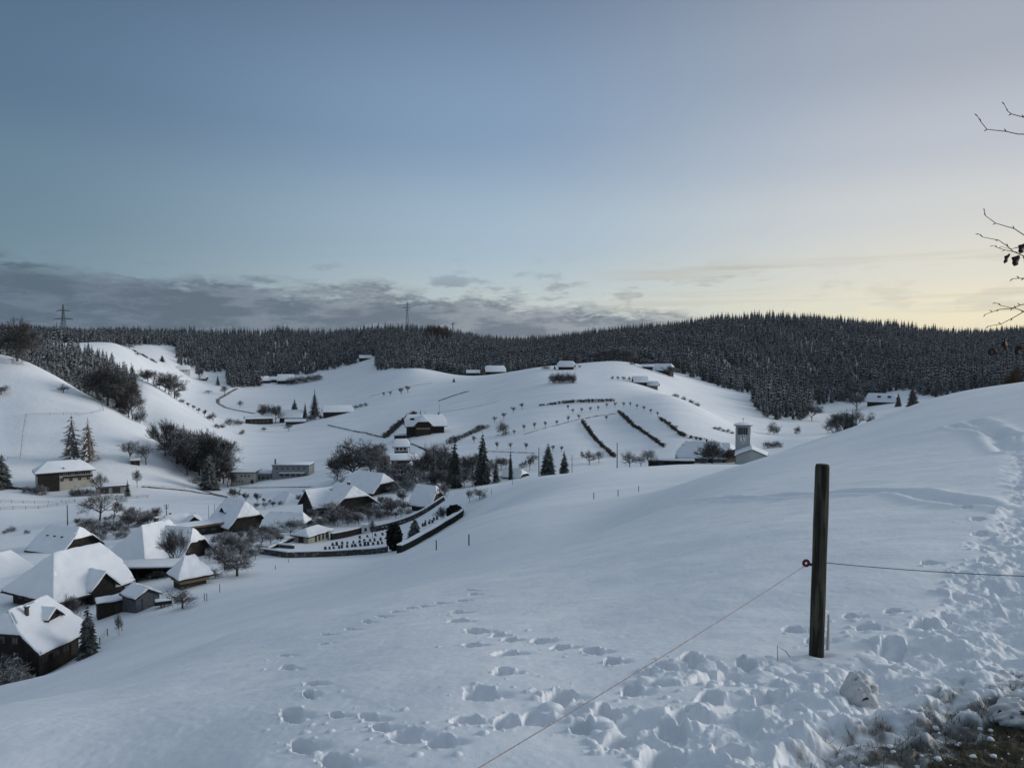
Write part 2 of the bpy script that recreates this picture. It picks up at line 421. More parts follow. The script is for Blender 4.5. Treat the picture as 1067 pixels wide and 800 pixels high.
wx = X+0.10*fbm(X*5, Y_*5, 21, 2); wy = Y_+0.10*fbm(X*5, Y_*5, 31, 2)
dome = lambda d, r: np.sqrt(np.clip(1-(d/r)**2, 0, 1))
h1, e1 = blocks(wx*3.0, wy*3.0, 1); h2, e2 = blocks(wx*7.5+.06*fbm(X*30, Y_*30, 4, 2), wy*7.5, 2); h3, e3 = blocks(wx*17, wy*17, 3)
lump = (h1-.3)*0.075*sstep(e1, .0, .34)+(h2-.3)*0.042*sstep(e2, 0, .42)*(0.3+1.3*vnoise(X*3, Y_*3, 9))+(h3-.3)*0.020*sstep(e3, 0, .4)
lump += fbm(X*2.1, Y_*2.1, 8, 3)*0.20-0.05-0.10*sstep(vnoise(X*3.4, Y_*3.4, 33), .62, .80)+0.03*np.abs(fbm(X*8, Y_*8, 14, 2))
lump += 0.022*fbm(X*38, Y_*38, 12, 3)
D += tr*(0.08*np.tanh(lump*fade/0.09)-0.03)
# wind-smoothed gentle relief on untouched snow
D += (1-tr)*(fbm(X*0.5, Y_*1.0, 44, 4)*0.10+fbm(X*2.2, Y_*3.0, 48, 3)*0.018+fbm(X*22, Y_*22, 50, 2)*0.0045*fade)
# older, half-drifted tracks further up
for l in ([(640, 540, .1), (780, 520, .12), (837, 517, .14), (935, 512, .16), (981, 519, .16), (1053, 529, .18)],
          [(1053, 470, .2), (1030, 446, .24), (995, 430, .24), (985, 421, .24), (1010, 409, .24)],
          [(1060, 455, .2), (1020, 447, .2), (960, 437, .2)]):
    d, w = seg_dist(path(l)); D += -0.13*np.exp(-(d/w)**2)*(0.7+1.2*vnoise(X*1.6, Y_*1.6, 5))+0.05*np.exp(-((d-2*w)/w)**2)
rng = np.random.default_rng(5)
def window(cx, cy, rad):
    r0 = math.hypot(cx, cy); a0 = math.atan2(cx, cy)
    i0, i1 = np.searchsorted(GR[:near], [r0-rad, r0+rad]); j0, j1 = np.searchsorted(GA, [a0-rad/r0, a0+rad/r0])
    return slice(i0, max(i1, i0+1)), slice(j0, max(j1, j0+1))
def print_hole(px, py, hw, hh, depth=0.14):
    cx, cy, _ = hit(px, py, 1.5); a = np.array(hit(px+hw, py, 1.5)[:2])-np.array(hit(px-hw, py, 1.5)[:2]); b = np.array(hit(px, py-hh, 1.5)[:2])-np.array(hit(px, py+hh, 1.5)[:2])
    a /= 2; b /= 2
    # the sight line enters over the near rim: the hole is narrower along it than it looks
    L_ = max(np.hypot(*a), np.hypot(*b), 0.09)
    if np.hypot(*b) > 0.15: b *= 0.15/np.hypot(*b)
    if np.hypot(*a) > 0.16: a *= 0.16/np.hypot(*a)
    if np.hypot(*a) < 0.05: a *= 0.05/np.hypot(*a)
    if np.hypot(*b) < 0.06: b *= 0.06/np.hypot(*b)
    s = window(cx, cy, 2.4*max(L_, .2)); x, y = X[s]-cx, Y_[s]-cy
    det = a[0]*b[1]-a[1]*b[0]
    if abs(det) < 1e-6: return
    u = (x*b[1]-y*b[0])/det; v = (a[0]*y-a[1]*x)/det
    uu, vv = u+.25*v*math.sin(px), v; q = (np.abs(uu)**2.4+np.abs(vv)**2.4)**(1/2.4)*(1+0.9*fbm(x*11+cx*3, y*11, int(px) % 17, 3))
    q2 = np.sqrt(u*u+v*v)
    D[s] = D[s]*(0.5+0.5*sstep(q, .6, 1.1))-depth*(1-sstep(q, 0.70, 1.04))*(0.75+.5*vnoise(x*12+cx, y*12, 4))+0.012*(1-sstep(q, .7, .9))*fbm(x*30, y*30+cx, 6, 2)-0.03*np.exp(-((u-1.2)**2+(v/.6)**2)*2.2)+0.022*np.exp(-((q2-1.25)/.18)**2)*np.clip(2.4*vnoise(x*22, y*22+cx, 2)-1.45, 0, 1)
PRINTS = [(300,696,12,8),(325,713,9,7),(304,742,12,8),(315,775,14,9),(352,794,18,8),(322,724,6,4),(386,745,11,4),(397,755,11,5),(420,764,17,8),(457,770,15,7),(487,748,17,5),
 (526,748,14,8),(499,723,18,8),(583,724,15,7),(525,703,11,7),(526,682,13,6),(491,672,10,5),(496,657,12,4.5),(519,660,7,3),(531,666,8,2.5),(562,668,9,3.5),(584,676,10,3.5),(618,681,11,4),
 (638,692,9,3.5),(476,647,13,5),(478,636,7,3.5),(460,628,11,3.5),(481,626,6,3.5),(491,614,8,2.5),(493,618,6,2.5),(442,631,6,3),(427,633,5,3),(412,637,5,2.5),(397,642,6,2.5),(366,654,6,2.5),(382,647,5,2.5),
 (341,660,9,3),(337,672,12,4),(296,686,7,3),(352,742,8,3),(630,742,14,6),(659,717,11,6),(719,687,12,5),(826,657,12,4),(694,697,12,4),(716,743,20,9),(645,768,14,6),(699,758,16,8),
 (1007,531,7,2.5),(1018,542,7,2.5),(1022,556,8,3),(1024,570,9,3),(1026,583,9,3),(968,586,8,2),(930,638,9,3.5),(886,643,9,3),(904,655,12,3.5),(850,668,12,4),(780,690,12,4),(760,700,14,5),(606,757,12,5),(560,745,16,8),(690,780,22,9),(760,775,22,9),(740,722,14,6),(800,720,16,6),(960,650,14,5),(1000,620,12,5),(1040,610,12,5),(985,640,12,5),(930,672,14,5)]
for p in PRINTS: print_hole(*p, depth=0.10 if p[1] > 640 else 0.09)
def kicked():
    for px, py, hw, hh in PRINTS:
        cx, cy, _ = hit(px, py, 1.5)
        if math.hypot(cx, cy) > 11: continue
        for _ in range(5):
            a_ = rng.random()*6.28; d_ = 0.12+abs(rng.normal())*.10; rad = .008+.022*rng.random()**2.5; x0, y0 = cx+math.cos(a_)*d_, cy+math.sin(a_)*d_
            s = window(x0, y0, rad*1.2); q = ((X[s]-x0)**2+(Y_[s]-y0)**2)/rad**2+.8*fbm(X[s]*40, Y_[s]*40, 5, 2); BL[s] = np.maximum(BL[s], rad*.55*np.clip(1-q, 0, 1)**.6)
# crumbs and clods kicked out of the trail
BL = np.zeros_like(D); kicked()
ii, jj = np.where((tr[::3, ::3] > 0.25) & (np.hypot(X, Y_)[::3, ::3] < 12) & (np.abs(GA[::3])[None] < R(36)))
area = (np.hypot(X, Y_)[::3, ::3][ii, jj])**2
pick = rng.choice(len(ii), 900, p=area/area.sum())
for k in pick:
    i, j = ii[k]*3, jj[k]*3; cx, cy = X[i, j]+rng.normal()*0.03, Y_[i, j]+rng.normal()*0.03
    rad = 0.014+0.11*rng.random()**3.4; s = window(cx, cy, rad*1.25); x, y = X[s]-cx, Y_[s]-cy
    th = rng.random()*3.14; el = 0.7+0.5*rng.random()
    u = (x*math.cos(th)+y*math.sin(th))/rad*el; v = (-x*math.sin(th)+y*math.cos(th))/rad/el
    q = u*u+v*v+0.9*fbm(x*18+k, y*18, 7, 3)
    BL[s] = np.maximum(BL[s], rad*0.62*np.clip(1-q, 0, 1)**0.6)
ii, jj = np.where((tr[::3, ::3] < 0.25) & (tr[::3, ::3] > 0.005) & (np.hypot(X, Y_)[::3, ::3] < 10))
for k in rng.choice(len(ii), min(len(ii), 260)):
    i, j = ii[k]*3, jj[k]*3; cx, cy = X[i, j], Y_[i, j]; rad = 0.012+0.022*rng.random()
    s = window(cx, cy, rad*1.2); q = ((X[s]-cx)**2+(Y_[s]-cy)**2)/rad**2; BL[s] = np.maximum(BL[s], rad*0.7*np.sqrt(np.clip(1-q, 0, 1)))
D += 0.05*np.tanh(BL/0.05)
D = np.where(tr > .02, D*(1-.0)-.0, D)
# heap of snow round the foot of the post
POST = hit(851, 682, 1.5)
dp = np.hypot(X-POST[0]-0.03, Y_-POST[1]+0.03)
D *= 1-.8*np.exp(-(dp/0.32)**4)
D += 0.022*np.exp(-(dp/0.20)**2)*(1+0.5*fbm(X*9, Y_*9, 61, 2))-0.02*np.exp(-(dp/0.06)**2)-.02*np.exp(-(dp/.4)**2)
# bare turf in the corner where the ground was scuffed clean
cpx = np.array([hit(a, b, 1.2)[:2] for a, b in ((850, 850), (905, 795), (948, 762), (1000, 738), (1045, 722), (1110, 706), (1250, 695), (1400, 900), (850, 900))])
def inside_dist(poly):
    best = np.full(X.shape, 1e9); ins = np.zeros(X.shape, bool); n = len(poly)
    for k in range(n):
        x0, y0 = poly[k]; x1, y1 = poly[(k+1) % n]
        t = np.clip(((X-x0)*(x1-x0)+(Y_-y0)*(y1-y0))/((x1-x0)**2+(y1-y0)**2), 0, 1)
        best = np.minimum(best, np.hypot(X-x0-t*(x1-x0), Y_-y0-t*(y1-y0)))
        c = ((y0 > Y_) != (y1 > Y_)) & (X < (x1-x0)*(Y_-y0)/(y1-y0+1e-12)+x0); ins ^= c
    return np.where(ins, best, -best)
sd_ = inside_dist(cpx)
e = sd_+0.16*fbm(X*7, Y_*7, 71, 4)*1.6
sfull = sstep(e, 0.02, 0.14); D *= 1-.7*sfull; spart = sstep(sd_+0.7*fbm(X*16, Y_*16, 77, 3), -0.42, 0.10)
hgt = D+0.05*fbm(X*26, Y_*26, 81, 3)
so = np.maximum(sfull*sstep(-hgt, -0.075, -0.03), spart*sstep(-hgt, -0.01, 0.05)*0.9)
D -= 0.05*sfull
D += so*0.02*fbm(X*35, Y_*35, 90, 2)
GZ[:near] += D; soil[:near] = so
def zfull(x, y):
    """height of the finished sheet near the viewer"""
    r = math.hypot(x, y); a = math.atan2(x, y)
    i = min(max(np.searchsorted(GR, r), 1), NR-1); j = min(max(np.searchsorted(GA, a), 1), NA-1)
    fr = (math.log(r)-GL[i-1])/(GL[i]-GL[i-1]); fa = (a-GA[j-1])/(GA[j]-GA[j-1])
    return float((GZ[i-1, j-1]*(1-fa)+GZ[i-1, j]*fa)*(1-fr)+(GZ[i, j-1]*(1-fa)+GZ[i, j]*fa)*fr)
co = np.stack([GX, GY, GZ], -1).reshape(-1, 3)
idx = np.arange(NR*NA).reshape(NR, NA)
q = np.stack([idx[:-1, :-1], idx[:-1, 1:], idx[1:, 1:], idx[1:, :-1]], -1).reshape(-1, 4)[:, ::-1]
gme = mesh_np('snow_ground', co, quads=q, smooth=True)
at_ = gme.attributes.new('soil', 'FLOAT', 'POINT'); at_.data.foreach_set('value', soil.ravel().astype(np.float32))
# snow: fine grain near, faint broad mottling far
sm = bpy.data.materials.new('snow_cover'); sm.use_nodes = True; t = sm.node_tree; L = t.links.new; b = t.nodes['Principled BSDF']
geo = t.nodes.new('ShaderNodeNewGeometry')
def tn(scale, det, sc3=(1, 1, 1)):
    mp = t.nodes.new('ShaderNodeMapping'); mp.inputs['Scale'].default_value = sc3; L(geo.outputs['Position'], mp.inputs['Vector'])
    n = t.nodes.new('ShaderNodeTexNoise'); n.inputs['Scale'].default_value = scale; n.inputs['Detail'].default_value = det; L(mp.outputs[0], n.inputs['Vector']); return n.outputs[0]
def tramp(v, a, c, b_, d):
    r_ = t.nodes.new('ShaderNodeValToRGB'); L(v, r_.inputs[0]); e_ = r_.color_ramp.elements; e_[0].position = a; e_[0].color = (*c, 1); e_[1].position = b_; e_[1].color = (*d, 1); return r_.outputs[0]
c1 = tramp(tn(0.05, 5, (1, 2.2, 1)), 0.35, (0.76, 0.79, 0.84), 0.65, (0.84, 0.855, 0.88))
c2 = tramp(tn(9, 5), 0.42, (0.016, 0.013, 0.009), 0.62, (0.055, 0.045, 0.022))
an = t.nodes.new('ShaderNodeAttribute'); an.attribute_name = 'soil'
mx = t.nodes.new('ShaderNodeMix'); mx.data_type = 'RGBA'; L(an.outputs['Fac'], mx.inputs[0]); L(c1, mx.inputs[6]); L(c2, mx.inputs[7])
L(mx.outputs[2], b.inputs['Base Color']); b.inputs['Roughness'].default_value = 0.65; b.inputs['Specular IOR Level'].default_value = 0.25
b1 = t.nodes.new('ShaderNodeBump'); b1.inputs['Strength'].default_value = 0.5; b1.inputs['Distance'].default_value = 0.004; L(tn(130, 3), b1.inputs['Height'])
b2 = t.nodes.new('ShaderNodeBump'); b2.inputs['Strength'].default_value = 0.45; b2.inputs['Distance'].default_value = 0.35; L(tn(0.35, 5), b2.inputs['Height']); L(b1.outputs[0], b2.inputs['Normal'])
L(b2.outputs[0], b.inputs['Normal'])
go = obj('snow_ground', gme, sm); go['kind'] = 'structure'
# ================================================================ trees
rng = np.random.default_rng(11); random.seed(4)
M_bark = material('bark', (0.045, 0.038, 0.032), 0.9, noise=(3, (0.09, 0.08, 0.07), 0.4, 0.6))
M_twig = material('frosted_twigs', (0.032, 0.028, 0.026), 0.9, snow=(0.05, 0.8, 0, 0.62))
M_twigd = material('bare_twigs', (0.032, 0.027, 0.023), 0.9, snow=(0.3, 1.0, 0, 0.36))
M_twigr = material('russet_twigs', (0.075, 0.045, 0.026), 0.9, snow=(0.4, 1.0, 0, 0.25))
M_needle = material('dark_needles', (0.010, 0.017, 0.014), 0.85, snow=(0.45, 0.95, 0.9, 0.20))
M_snowy = material('snowy_needles', (0.009, 0.015, 0.015), 0.85, snow=(0.35, 0.85, 0.45, 0.50))
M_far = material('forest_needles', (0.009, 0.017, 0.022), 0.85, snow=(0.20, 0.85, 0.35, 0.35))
M_larch = material('larch_twigs', (0.085, 0.070, 0.058), 0.9, snow=(0.0, 0.7, 1.2, 0.62))
M_hedge = material('hedge_twigs', (0.040, 0.030, 0.024), 0.9, snow=(0.3, 0.95, 0.8, 0.40))

def spruce_mesh(name, seed, tiers=15, per=9, rad=0.16, droop=0.55, trunk=True, jag=0.35, power=0.9, base=0.04, asp=0.30):
    r_ = np.random.default_rng(seed); vs = []; qs = []
    for t in range(tiers):
        f = t/(tiers-1); z = base+(1-base)*(f**0.92)*0.97
        R0 = rad*((1-f)**power)+0.006
        for k in range(per if f < .75 else max(4, per-3)):
            a = 2*math.pi*(k+r_.random()*0.7)/per+t*1.3; R1 = R0*(1-jag*r_.random())
            c, s = math.cos(a), math.sin(a); dz = -R1*droop*(0.7+0.6*r_.random())+0.01
            w = R1*asp+0.004; n = len(vs); zz = z+r_.normal()*0.008
            lift = R1*0.10
            vs += [(0, 0, zz+0.012), (c*R1*.55-s*w, s*R1*.55+c*w, zz+dz*.62-lift), (c*R1, s*R1, zz+dz), (c*R1*.55+s*w, s*R1*.55-c*w, zz+dz*.62-lift), (c*R1*.5, s*R1*.5, zz+dz*.35+lift)]
            qs += [(n, n+4, n+1, n), (n+4, n+2, n+1, n+4), (n, n+3, n+4, n), (n+4, n+3, n+2, n+4)]
    n = len(vs); vs += [(0, 0, .975), (0.012, 0, .90), (-.006, .011, .90), (-.006, -.011, .90)]; qs += [(n, n+1, n+2, n), (n, n+2, n+3, n), (n, n+3, n+1, n)]
    co = np.array(vs); tr_ = np.array([q[:3] for q in qs])
    # solid dark heart so the crown is not see-through
    n = len(co); K = 6; ring = [(math.cos(2*math.pi*k/K)*rad*.42, math.sin(2*math.pi*k/K)*rad*.42, base+.03) for k in range(K)]+[(0, 0, .9)]
    co = np.r_[co, ring]; tr_ = np.r_[tr_, [(n+k, n+(k+1) % K, n+K) for k in range(K)]]
    return co, tr_
def trunk_mesh(name, r=0.016, h=0.92, n=6):
    m = MB(); m.tube([(0, 0, -0.06), (0, 0, .08), (0, 0, h*.5), (0, 0, h)], [r*1.3, r, r*.6, r*.12], n); return mesh_np(name, m.v, faces=m.f, smooth=True)
SPR = [mesh_np('spruce_crown', *(lambda c: (c[0],))(spruce_mesh('s', s)), tris=spruce_mesh('s', s)[1]) for s in range(5)]
SPRF = [mesh_np('spruce_crown', spruce_mesh('s', s, rad=.24, tiers=17, per=12, power=.62)[0], tris=spruce_mesh('s', s, rad=.24, tiers=17, per=12, power=.62)[1]) for s in range(20, 23)]
LAR = [mesh_np('larch_crown', spruce_mesh('s', s, rad=.20, tiers=20, per=6, power=.6, jag=.6, asp=.10, base=.10)[0], tris=spruce_mesh('s', s, rad=.20, tiers=20, per=6, power=.6, jag=.6, asp=.10, base=.10)[1]) for s in range(30, 32)]
COLM = [mesh_np('column_crown', spruce_mesh('s', s, rad=.10, tiers=18, per=8, power=.4, droop=1.2)[0], tris=spruce_mesh('s', s, rad=.10, tiers=18, per=8, power=.4, droop=1.2)[1]) for s in range(33, 34)]
TRK = trunk_mesh('trunk'); 
for me in SPR+SPRF: me.materials.append(M_needle)
for me in LAR: me.materials.append(M_larch)
for me in COLM: me.materials.append(M_needle)
TRK.materials.append(M_bark)
SPRS = []
for me in SPR:
    c = me.copy(); c.materials.clear(); c.materials.append(M_snowy); SPRS.append(c)

def segs_to_mesh(name, segs, sides=3):
    """segs: array n x 8 (p0, r0, p1, r1) to thin prisms"""
    s = np.array(segs); p0, r0, p1, r1 = s[:, 0:3], s[:, 3], s[:, 4:7], s[:, 7]
    d = p1-p0; d /= np.linalg.norm(d, axis=1, keepdims=True)+1e-9
    ref = np.where(np.abs(d[:, 2:3]) < .9, np.array([[0, 0, 1.]]), np.array([[1., 0, 0]]))
    a = np.cross(d, ref); a /= np.linalg.norm(a, axis=1, keepdims=True)+1e-9; b = np.cross(d, a)
    vs = []
    for p, r in ((p0, r0), (p1, r1)):
        for k in range(sides):
            t = 2*math.pi*k/sides; vs.append(p+(a*math.cos(t)+b*math.sin(t))*r[:, None])
    co = np.stack(vs, 1); n = len(s); base = (np.arange(n)*2*sides)[:, None]
    q = np.concatenate([base+np.array([[k, (k+1) % sides, sides+(k+1) % sides, sides+k]]) for k in range(sides)])
    return mesh_np(name, co.reshape(-1, 3), quads=q)
def bare_tree(seed, spread=0.5, levels=5, trunk_h=0.28, r0=0.024, upright=0.35, twigs=1.0, kids=(4, 4, 4, 4, 3), ln0=0.34):
    """unit-height leafless tree: (limbs, twigs)"""
    r_ = random.Random(seed); limbs = []; tw = []
    def grow(p, d, ln, rad, lev):
        n = 3 if lev < 2 else 2; cur = p; dd = d.copy(); pts = [p.copy()]
        for i in range(n):
            dd = (dd+Vector((r_.gauss(0, .16), r_.gauss(0, .16), r_.gauss(0, .12)+upright*.12))).normalized()
            nx = cur+dd*ln/n; ra = rad*(1-.45*i/n); rb = rad*(1-.45*(i+1)/n)
            (limbs if lev <= 2 else tw).append((*cur, ra, *nx, rb)); cur = nx; pts.append(cur.copy())
        if lev >= levels: return
        for k in range(kids[min(lev, len(kids)-1)]):
            t = r_.uniform(.35, 1) if lev > 0 else r_.uniform(.6, 1); i = min(int(t*n), n-1); q_ = pts[i].lerp(pts[i+1], t*n-i)
            az_ = r_.uniform(0, 2*math.pi) if lev > 0 else 2*math.pi*(k+r_.random()*.6)/kids[0]
            side = Vector((math.cos(az_), math.sin(az_), 0)); side = (side-dd*side.dot(dd)).normalized()
            nd = (dd*(1-spread)+side*(spread+.15)+Vector((0, 0, upright*.35))).normalized()
            grow(q_, nd, ln*r_.uniform(.55, .8), rad*.55, lev+1)
        if lev == 0 or r_.random() < .5: grow(cur, dd, ln*.7, rad*.6, lev+1)
    tp = Vector((0, 0, -.05)); tt = Vector((r_.gauss(0, .01), r_.gauss(0, .01), trunk_h))
    limbs.append((*tp, r0*1.5, *(tt*.3), r0*1.05)); limbs.append((*(tt*.3), r0*1.05, *tt, r0))
    for k in range(kids[0]+1):
        a = 2*math.pi*(k+r_.random()*.5)/(kids[0]+1); d = Vector((math.cos(a)*spread*1.5, math.sin(a)*spread*1.5, .8)).normalized() if k else Vector((0, 0, 1))
        grow(tt*(1-.22*r_.random()) if k else tt, d, ln0, r0*.62, 1)
    L_ = np.array(limbs); T_ = np.array(tw); top = max(L_[:, 6].max(), T_[:, 6].max()); 
    for A_ in (L_, T_):
        for c in (0, 1, 2, 4, 5, 6): A_[:, c] /= top
    T_[:, 3] = np.maximum(T_[:, 3], .0026*twigs); T_[:, 7] = np.maximum(T_[:, 7], .0018*twigs)
    return L_, T_
def bt_pair(seed, tm=None, **k):
    L_, T_ = bare_tree(seed, **k); a = segs_to_mesh('limbs', L_, 5); b = segs_to_mesh('twigs', T_, 3)
    a.materials.append(M_bark); b.materials.append(tm or M_twig); return a, b
BT = {
 'open': [bt_pair(s, levels=5, spread=.5) for s in (1, 2, 3)],
 'tall': [bt_pair(s, levels=5, spread=.30, upright=.7, trunk_h=.3, r0=.016) for s in (4, 5)],
 'apple': [bt_pair(s, tm=M_twigd, levels=5, spread=.78, upright=.02, trunk_h=.32, r0=.035, ln0=.42) for s in (6, 7, 8)],
 'round': [bt_pair(s, tm=M_twigd, levels=6, spread=.55, upright=.3, trunk_h=.16, kids=(5, 4, 4, 4, 3, 2), twigs=1.1, ln0=.30) for s in (9, 10)],
 'bush': [bt_pair(s, levels=5, spread=.65, upright=.35, trunk_h=.03, r0=.014, kids=(6, 4, 4, 3), twigs=1.6) for s in (12, 13)],
 'young': [bt_pair(s, tm=M_twigd, levels=4, spread=.34, upright=.6, trunk_h=.26, r0=.03, kids=(4, 4, 3), twigs=2.6) for s in (14, 15)],
}
BT['birch'] = [bt_pair(s, levels=6, spread=.42, upright=.5, trunk_h=.2, r0=.016, kids=(5, 4, 4, 4, 2), twigs=.8) for s in (16, 17)]
def russet(pair):
    b = pair[1].copy(); b.materials.clear(); b.materials.append(M_twigr); return pair[0], b
BT['russet'] = [russet(p) for p in BT['round']]
_n = {'i': 0}
def tree(kind, px, Y, h, label, w=1.0, group=None, name=None, z=None, sink=0.1, rot=None):
    """one tree on the land: an empty with its trunk and crown"""
    x, y, zz = at(px, Y); _n['i'] += 1; i = _n['i']
    conif = {'spruce': SPR, 'fat': SPRF, 'larch': LAR, 'column': COLM, 'snowy': SPRS}
    nm = name or {'spruce': 'spruce_tree', 'fat': 'fir_tree', 'larch': 'larch_tree', 'column': 'columnar_tree', 'snowy': 'spruce_tree', 'apple': 'apple_tree', 'bush': 'bare_shrub', 'young': 'orchard_tree', 'birch': 'birch_tree'}.get(kind, 'bare_tree')
    t_ = thing(nm, label, 'shrub' if kind == 'bush' else 'tree', (x, y, zz-sink), (i*2.4) % 6.28 if rot is None else rot, group)
    t_.scale = (h*w, h*w, h)
    if kind in conif:
        obj('crown', conif[kind][i % len(conif[kind])], None, t_); obj('trunk', TRK, None, t_)
    else:
        a, b = BT[kind][i % len(BT[kind])]; obj('trunk', a, None, t_); obj('crown', b, None, t_)
    return t_
def tree_px(kind, px, pyb, hpx, label, wpx=None, group=None, Y=None, name=None, **k):
    """base at the picture row pyb (or at a given distance), height hpx as seen"""
    if Y is None: _, Y, _ = hit(px, pyb)
    x, y, z = at(px, Y); rt = raydir(px, pyb-hpx); h = max(rt[2]/rt[1]*y-z+.1, .55*hpx*y/F_PX); h = min(h, 1.5*hpx*y/F_PX+1)
    nat = {'spruce': .25, 'snowy': .25, 'fat': .37, 'larch': .23, 'column': .19, 'open': .85, 'tall': .6, 'apple': 1.25, 'round': .95, 'russet': .95, 'bush': 1.1, 'young': .8, 'birch': .75}[kind]
    w = 1.0 if wpx is None else (wpx*y/F_PX/h)/nat
    return tree(kind, px, Y, h, label, w, group, name, **k)
# ================================================================ the woods
def hit_from(px, py, y0, y1=2000):
    x, y, z = raydir(px, py); Y = np.exp(np.linspace(math.log(y0), math.log(y1), 500)); g = ground(x/y*Y, Y); d = z/y*Y-g
    c = np.where((d[:-1] > 0) & (d[1:] <= 0))[0]
    return float(Y[c[0]]) if len(c) else None
FRONT = [(-250,None,900),(0,None,860),(60,None,800),(112,None,860),(118,361,900),(183,361,900),(185,380,700),(236,386,700),(238,403,650),(268,403,650),(287,392,700),(324,389,700),(355,382,700),(391,371,700),(393,386,700),(410,384,700),
 (430,None,790),(480,None,790),(540,None,790),(600,None,800),(700,None,760),(722,393,600),(762,407,600),(784,411,600),(786,None,560),(800,None,530),(842,None,535),(845,421,560),(883,419,560),(905,417,560),(928,409,560),(948,406,560),(967,414,600),(1067,None,640),(1300,None,600)]
fy = []
for px, py, y0 in FRONT: fy.append((hit_from(px, py, y0*0.93) or y0) if py else y0)
fpx = np.array([f[0] for f in FRONT], float); fy = np.array(fy)
print('forest front', list(zip(fpx.astype(int), fy.astype(int))))
BACK = np.array([(-250, 1330), (60, 1320), (200, 1270), (375, 1270), (540, 1270), (600, 1220), (650, 1175), (750, 1150), (900, 1150), (1067, 1170), (1300, 1170)], float)
pts = []
r_ = np.random.default_rng(3)
NT = 52000
pxs = r_.uniform(-250, 1300, NT); u = r_.random(NT); Ys = np.sqrt(450**2+u*(1350**2-450**2))
ok = (Ys > np.interp(pxs, fpx, fy)+r_.normal(0, 4, NT)) & (Ys < np.interp(pxs, BACK[:, 0], BACK[:, 1]))
# meadow strip to the right of the farm on the left
pxs, Ys = pxs[ok], Ys[ok]; xs = (pxs-533.5)/F_PX/CP*Ys
# thin so that no two trunks stand closer than about 3.5 m
cell = {}; keep = []
for i in range(len(xs)):
    k = (int(xs[i]//4.2), int(Ys[i]//4.2))
    if k in cell: continue
    cell[k] = 1; keep.append(i)
xs, Ys = xs[keep], Ys[keep]; zs = ground(xs, Ys)
tpx, tpy = to_px(xs, Ys, zs)
hs = r_.uniform(13, 21, len(xs))*(0.72+0.5*vnoise(xs/38, Ys/38, 3))
gap = (vnoise(xs/17, Ys/17, 12) < .16) & (Ys > np.interp((xs/Ys*CP*F_PX+533.5), fpx, fy)+40)

hs = hs*np.where(tpx < 600, .95, 1.0)
front = Ys < np.interp(tpx, fpx, fy)+16
vis = (tpx > -20) & (tpx < 1085)
# what nearer land hides entirely is left out of the individuals
def hidden(x, y, ztop):
    t_ = np.linspace(.15, .97, 40); g = ground(x*t_, y*t_); return bool((g > ztop*t_).any())
cand = [i for i in np.where(front & vis)[0]]
cand = sorted(cand, key=lambda i: Ys[i]-(0 if Ys[i] < 700 else 0))
ind = []
for i in cand:
    if len(ind) >= 170: break
    if not hidden(xs[i], Ys[i], zs[i]+hs[i]*.55): ind.append(i)
print('forest trees', len(xs), 'individual', len(ind))
def stand_label(p):
    if p < 300: return 'snow-dusted spruce in the front row of the far forest above the left farms', 'spruces edging the far left forest'
    if p < 600: return 'snow-dusted spruce at the edge of the forest behind the white central hill', 'spruces edging the forest behind the hill'
    if p < 786: return 'dark spruce at the lower edge of the forest behind the hilltop barns', 'spruces edging the forest behind the barns'
    if p < 846: return 'dark tall spruce in the wedge of forest reaching down toward the church', 'spruces in the forest wedge'
    return 'dark spruce at the forest edge around the lone farmhouse on the right', 'spruces around the right-hand farm'
def standing(i, x, y, z, h, lab, grp, meshes, w=1.0):
    t_ = thing('spruce_tree', lab, 'tree', (x, y, z-.3), float((i*1.7) % 6.28), grp); t_.scale = (h*w, h*w, h)
    obj('crown', meshes[i % len(meshes)], None, t_); obj('trunk', TRK, None, t_)
for n_, i in enumerate(ind):
    lab, grp = stand_label(tpx[i]); standing(n_, xs[i], Ys[i], zs[i], hs[i]*1.05, lab, grp, SPRS if n_ % 3 else SPR, 1.0)
rest = np.setdiff1d(np.arange(len(xs)), ind)
def merged(name, X_, Y2, Z_, H_, mat, vs_=(50, 51, 52, 53), w=1.35, tiers=8, per=6):
    cos, trs, off = [], [], 0
    for v, s in enumerate(vs_):
        c, tr_ = spruce_mesh('f', s, tiers=tiers, per=per, rad=.165+.02*(v % 2), droop=.9, asp=.42, jag=.5, power=.65)
        sel = np.arange(len(X_)) % len(vs_) == v
        n = sel.sum(); a = r_.uniform(0, 6.28, n); ca, sa = np.cos(a), np.sin(a); h = H_[sel]; ww = h*w*r_.uniform(.8, 1.35, n)
        P = np.empty((n, len(c), 3)); P[..., 0] = X_[sel][:, None]+ww[:, None]*(ca[:, None]*c[:, 0]-sa[:, None]*c[:, 1]); P[..., 1] = Y2[sel][:, None]+ww[:, None]*(sa[:, None]*c[:, 0]+ca[:, None]*c[:, 1]); P[..., 2] = Z_[sel][:, None]-.3+h[:, None]*c[:, 2]
        T = tr_[None]+(np.arange(n)*len(c))[:, None, None]+off
        cos.append(P.reshape(-1, 3)); trs.append(T.reshape(-1, 3)); off += n*len(c)
    o = obj(name, mesh_np(name, np.concatenate(cos), tris=np.concatenate(trs)), mat); return o
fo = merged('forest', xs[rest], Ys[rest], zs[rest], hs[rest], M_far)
tag(fo, 'wide spruce forest covering the ridges along the skyline, frosted with snow', 'forest', kind='stuff')
